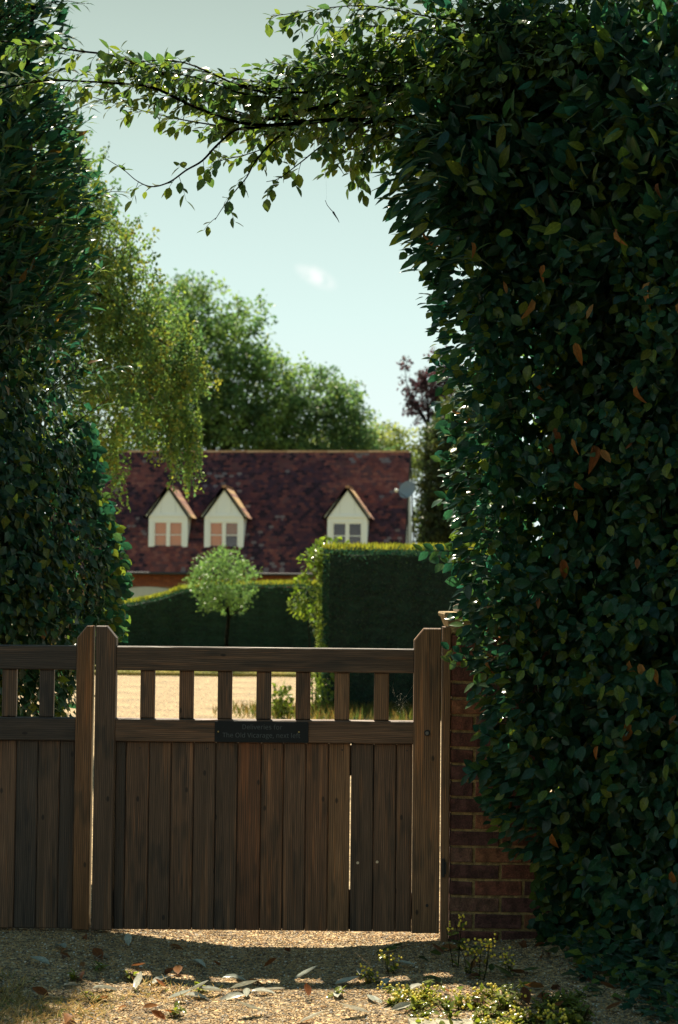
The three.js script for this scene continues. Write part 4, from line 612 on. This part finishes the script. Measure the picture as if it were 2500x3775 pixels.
// ------------------------------------------------------------------ small things
{ // withered leaf hanging on a spider's thread
  const g = group('dangling_leaf', 'thin withered leaf dangling on a thread under the branches', 'leaf', null, [-.05, 3.28, .3]);
  part(g, 'thread', limb([[-.03, .42, 0], [-.025, .25, 0], [-.02, .105, 0]], .0002, .0002, 3, 3), plain(.5, .5, .5, .5));
  part(g, 'stalk', limb([[-.026, .105, 0], [-.018, .085, .002], [-.005, .068, 0], [.012, .05, 0]], .0012, .0018, 5), twigMat);
  part(g, 'blade', limb([[.01, .052, 0], [.02, .035, .003], [.03, .02, .002], [.038, .004, 0]], .005, .001, 6), plain(.05, .045, .03, .8));
}
{ // cobweb in the last opening of the gate
  const g = group('cobweb', 'torn dusty cobweb in the gate opening beside the end post', 'cobweb', null, [.295, 1.145, .0]), r = rng(191), silk = plain(.75, .7, .55, .6), cx = .0, cy = -.035, T = (a, b) => limb([[a[0], a[1], 0], [(a[0] + b[0]) / 2 + gs(r) * .002, (a[1] + b[1]) / 2 + gs(r) * .002, gs(r) * .002], [b[0], b[1], 0]], .00035, .00035, 3, 4);
  const sp = []; for (let k = 0; k < 11; k++) { const a = k / 11 * 6.283 + gs(r) * .1, R0 = k % 3 ? rr(.03, .05, r) : rr(.045, .06, r); sp.push([cx + Math.cos(a) * R0 * .9, cy + Math.sin(a) * R0 * 1.2]); part(g, 'spoke_thread', T([cx, cy], sp[k]), silk); }
  for (const q of [.35, .55, .75, .95]) for (let k = 0; k < 11; k++) if (r() < .62) { const a = sp[k], b = sp[(k + 1) % 11]; part(g, 'ring_thread', T([cx + (a[0] - cx) * q, cy + (a[1] - cy) * q], [cx + (b[0] - cx) * q, cy + (b[1] - cy) * q]), silk); }
  for (const [a, b] of [[[-.057, .06], [-.03, .02]], [[-.03, .105], [-.04, .05]], [[-.04, .05], [-.03, .0]], [[-.057, -.07], [-.02, -.075]], [[-.055, -.05], [-.02, -.055]], [[.0, -.035], [.057, .01]], [[-.02, .03], [.02, .0]], [[.02, .0], [.057, .06]]]) part(g, 'anchor_thread', T(a, b), silk);
  for (let k = 0; k < 26; k++) { const d = part(g, 'caught_speck', new THREE.TetrahedronGeometry(rr(.0008, .002, r)), silk); d.position.set(cx + gs(r) * .035, cy + gs(r) * .06, gs(r) * .003); }
}
{ // stone slab in the ground
  const g = boxGeo(-.12, .12, -.05, .016, -.07, .07, .008); projUV(g, 'x'); const m = shade(new THREE.Mesh(g, roughMat(.5, .45, .34, .2, .006))); m.name = 'stone_slab'; m.position.set(.40, groundH(.4, 1.5) + .006, 1.5); m.rotation.set(0, .06, -.02); m.userData = { label: 'flat pale stone slab set in the gravel among the weeds', category: 'slab' }; scene.add(m);
}
{ // fallen leaves
  const r = rng(201), long = [unitLeaf(.34, .2, .7), unitLeaf(.38, -.25, .5), unitLeaf(.3, -.15, .8)], brown = [unitLeaf(.6, .5, .6), unitLeaf(.55, -.4, .7)], pale = [leafTint(.72, .72, .6, { clearcoat: .3, transmission: .25 }), leafTint(.5, .53, .44, { clearcoat: .4, transmission: .25 })], brn = [leafTint(.35, .13, .04, { clearcoat: 0 }), leafTint(.45, .2, .06, { clearcoat: 0 }), leafTint(.22, .1, .05, { clearcoat: 0 })], green = [leafTint(.1, .15, .05), leafTint(.14, .2, .04)];
  const drop = (name, label, grp, gs_, ms, x, z, len, tilt) => { const a = r() * 6.283, up = V(gs(r) * tilt, 1, gs(r) * tilt), T = V(Math.cos(a), gs(r) * tilt * .5, Math.sin(a) * .7), P = V(x - T.x * len / 2, groundH(x, z) + .006 + r() * .006 + (tilt > .4 ? .006 : 0), z - T.z * len / 2); const m = leafMesh(scene, numbered(name), pick(gs_, r), pick(ms, r), P, T, up, len); m.userData = { label, category: 'leaf', group: grp }; };
  const PALE = 'pale grey dry laurel leaf lying on the gravel before the gate';
  const at = [[-.92, 1.05], [-.78, 1.0], [-1.06, 1.0], [-.62, 1.12], [-.56, 1.02], [-.52, 1.08], [-.5, .98], [-.42, 1.05], [-.36, .92], [-.28, .96], [-.33, 1.0], [-.24, .9], [-.6, .5], [-.12, .72], [-.9, .3], [-1.2, .4], [.02, 1.0], [.08, 1.3], [.16, 1.05], [-.08, 1.45], [-.3, 1.3], [-1.22, .7], [.22, .8], [.12, .62], [.28, .55], [.05, .82], [.34, .9], [.26, 1.25], [-1.0, .55], [-.42, .74], [-.7, .85]];
  for (const [x, z] of at) drop('fallen_leaf', PALE, 'pale fallen leaves on the gravel', long, pale, x + gs(r) * .02, z + gs(r) * .02, rr(.09, .14, r), .45);
  for (let k = 0; k < 60; k++) { const q = r(), x = q < .5 ? rr(.25, 1.15, r) : q < .8 ? rr(-1.25, -.6, r) : rr(-.8, .3, r), z = rr(.15, 1.5, r); drop('fallen_leaf', 'curled rusty brown leaf fallen on the ground near the gate', 'brown fallen leaves on the ground', brown, brn, x, z, rr(.04, .09, r), .7); }
  for (let k = 0; k < 34; k++) drop('fallen_leaf', 'greenish fallen leaf in the shade below the tall hedge', 'green fallen leaves below the hedge', long.concat(brown), green, rr(.2, 1.2, r), rr(.1, 1.2, r), rr(.05, .1, r), .5);
}
{ // weeds
  const r = rng(211), ug = unitLeaf(.5, .3, .3), mats = [leafTint(.32, .4, .03), leafTint(.4, .42, .05), leafTint(.22, .3, .03)], stemM = plain(.14, .17, .05, .8), yel = plain(.62, .5, .05, .7), fl = new THREE.IcosahedronGeometry(.006, 0);
  function weed(x, z, h, n, flower, label, grp) {
    const g = group('weed', label, 'weed', grp, [x, groundH(x, z) - .01, z]);
    for (let s = 0; s < n; s++) {
      const lx = gs(r) * .05 * (1 + h), lz = gs(r) * .04, hh = h * rr(.6, 1.1, r); part(g, 'stem', limb([[lx * .3, 0, lz * .3], [lx * .7, hh * .5, lz], [lx + gs(r) * .03, hh, lz + gs(r) * .02]], .0022, .001, 4, 4), stemM);
      for (let k = 0; k < 6; k++) { const t = rr(.1, .9, r); leafMesh(g, 'leaf', ug, pick(mats, r), V(lx * t, hh * t, lz * t), V(gs(r), rr(-.1, .7, r), gs(r)), V(gs(r) * .4, 1, gs(r) * .4), rr(.02, .045, r)); }
      if (flower) for (let k = 0; k < 7; k++) { const f = part(g, 'flower', fl, yel); f.position.set(lx + gs(r) * .025, hh + rr(-.04, .02, r), lz + gs(r) * .02); f.scale.setScalar(rr(.6, 1.2, r)); }
    }
  }
  for (const [x, z, h] of [[.52, .55, .2], [.6, .8, .19], [.72, .75, .15], [.24, .6, .12], [.16, .75, .07], [.56, .68, .14]]) weed(x, z, h, 3, true, 'tall thin weed topped with tiny yellow flowers near the pier', 'flowering weeds near the pier');
  for (let k = 0; k < 58; k++) { const x = .2 + .75 * Math.pow(r(), .8), z = rr(.95, 1.6, r) + .2 * (x - .5); weed(x, z, rr(.025, .085, r), 5, r() < .2, 'low leafy yellow green weed sprouting beside the stone slab', 'low weeds round the stone slab'); }
  for (const [x, z] of [[-.98, .72], [-.83, .85], [-1.05, .9], [-.6, 1.35], [-.92, 1.2], [.0, .98], [-.55, .95]]) weed(x, z, rr(.03, .07, r), 3, false, 'tiny green weed growing in the open gravel drive', 'tiny weeds in the gravel');
}
{ // dry straw and grass at the left foot of the picture
  const r = rng(221), F = new Foliage();
  for (let k = 0; k < 5200; k++) { const x = -.45 - Math.pow(r(), .7) * 1.1, z = rr(.85, 2, r), m = fbm(x * 3 + 3, z * 3, 2); if (m < .4 || r() > smooth(-.35, -1.0, x + .3 * (z - 1.2)) + .05) continue; F.leaf(V(x, groundH(x, z), z), V(gs(r), rr(.1, .9, r), gs(r)), V(gs(r), 1, gs(r)), rr(.02, .06, r), .0035, vary(r() < .2 ? [.18, .2, .05] : [.5, .36, .14], .25, r), 0, .3, .1); }
  const m = shade(new THREE.Mesh(F.geo(), leafMat({ map: null, clearcoat: 0, transmission: .3 }))); m.name = 'dry_grass'; m.userData = { kind: 'stuff', label: 'straw coloured dry grass growing over the gravel edge', category: 'grass' }; scene.add(m);
}
renderer.render(scene, camera);
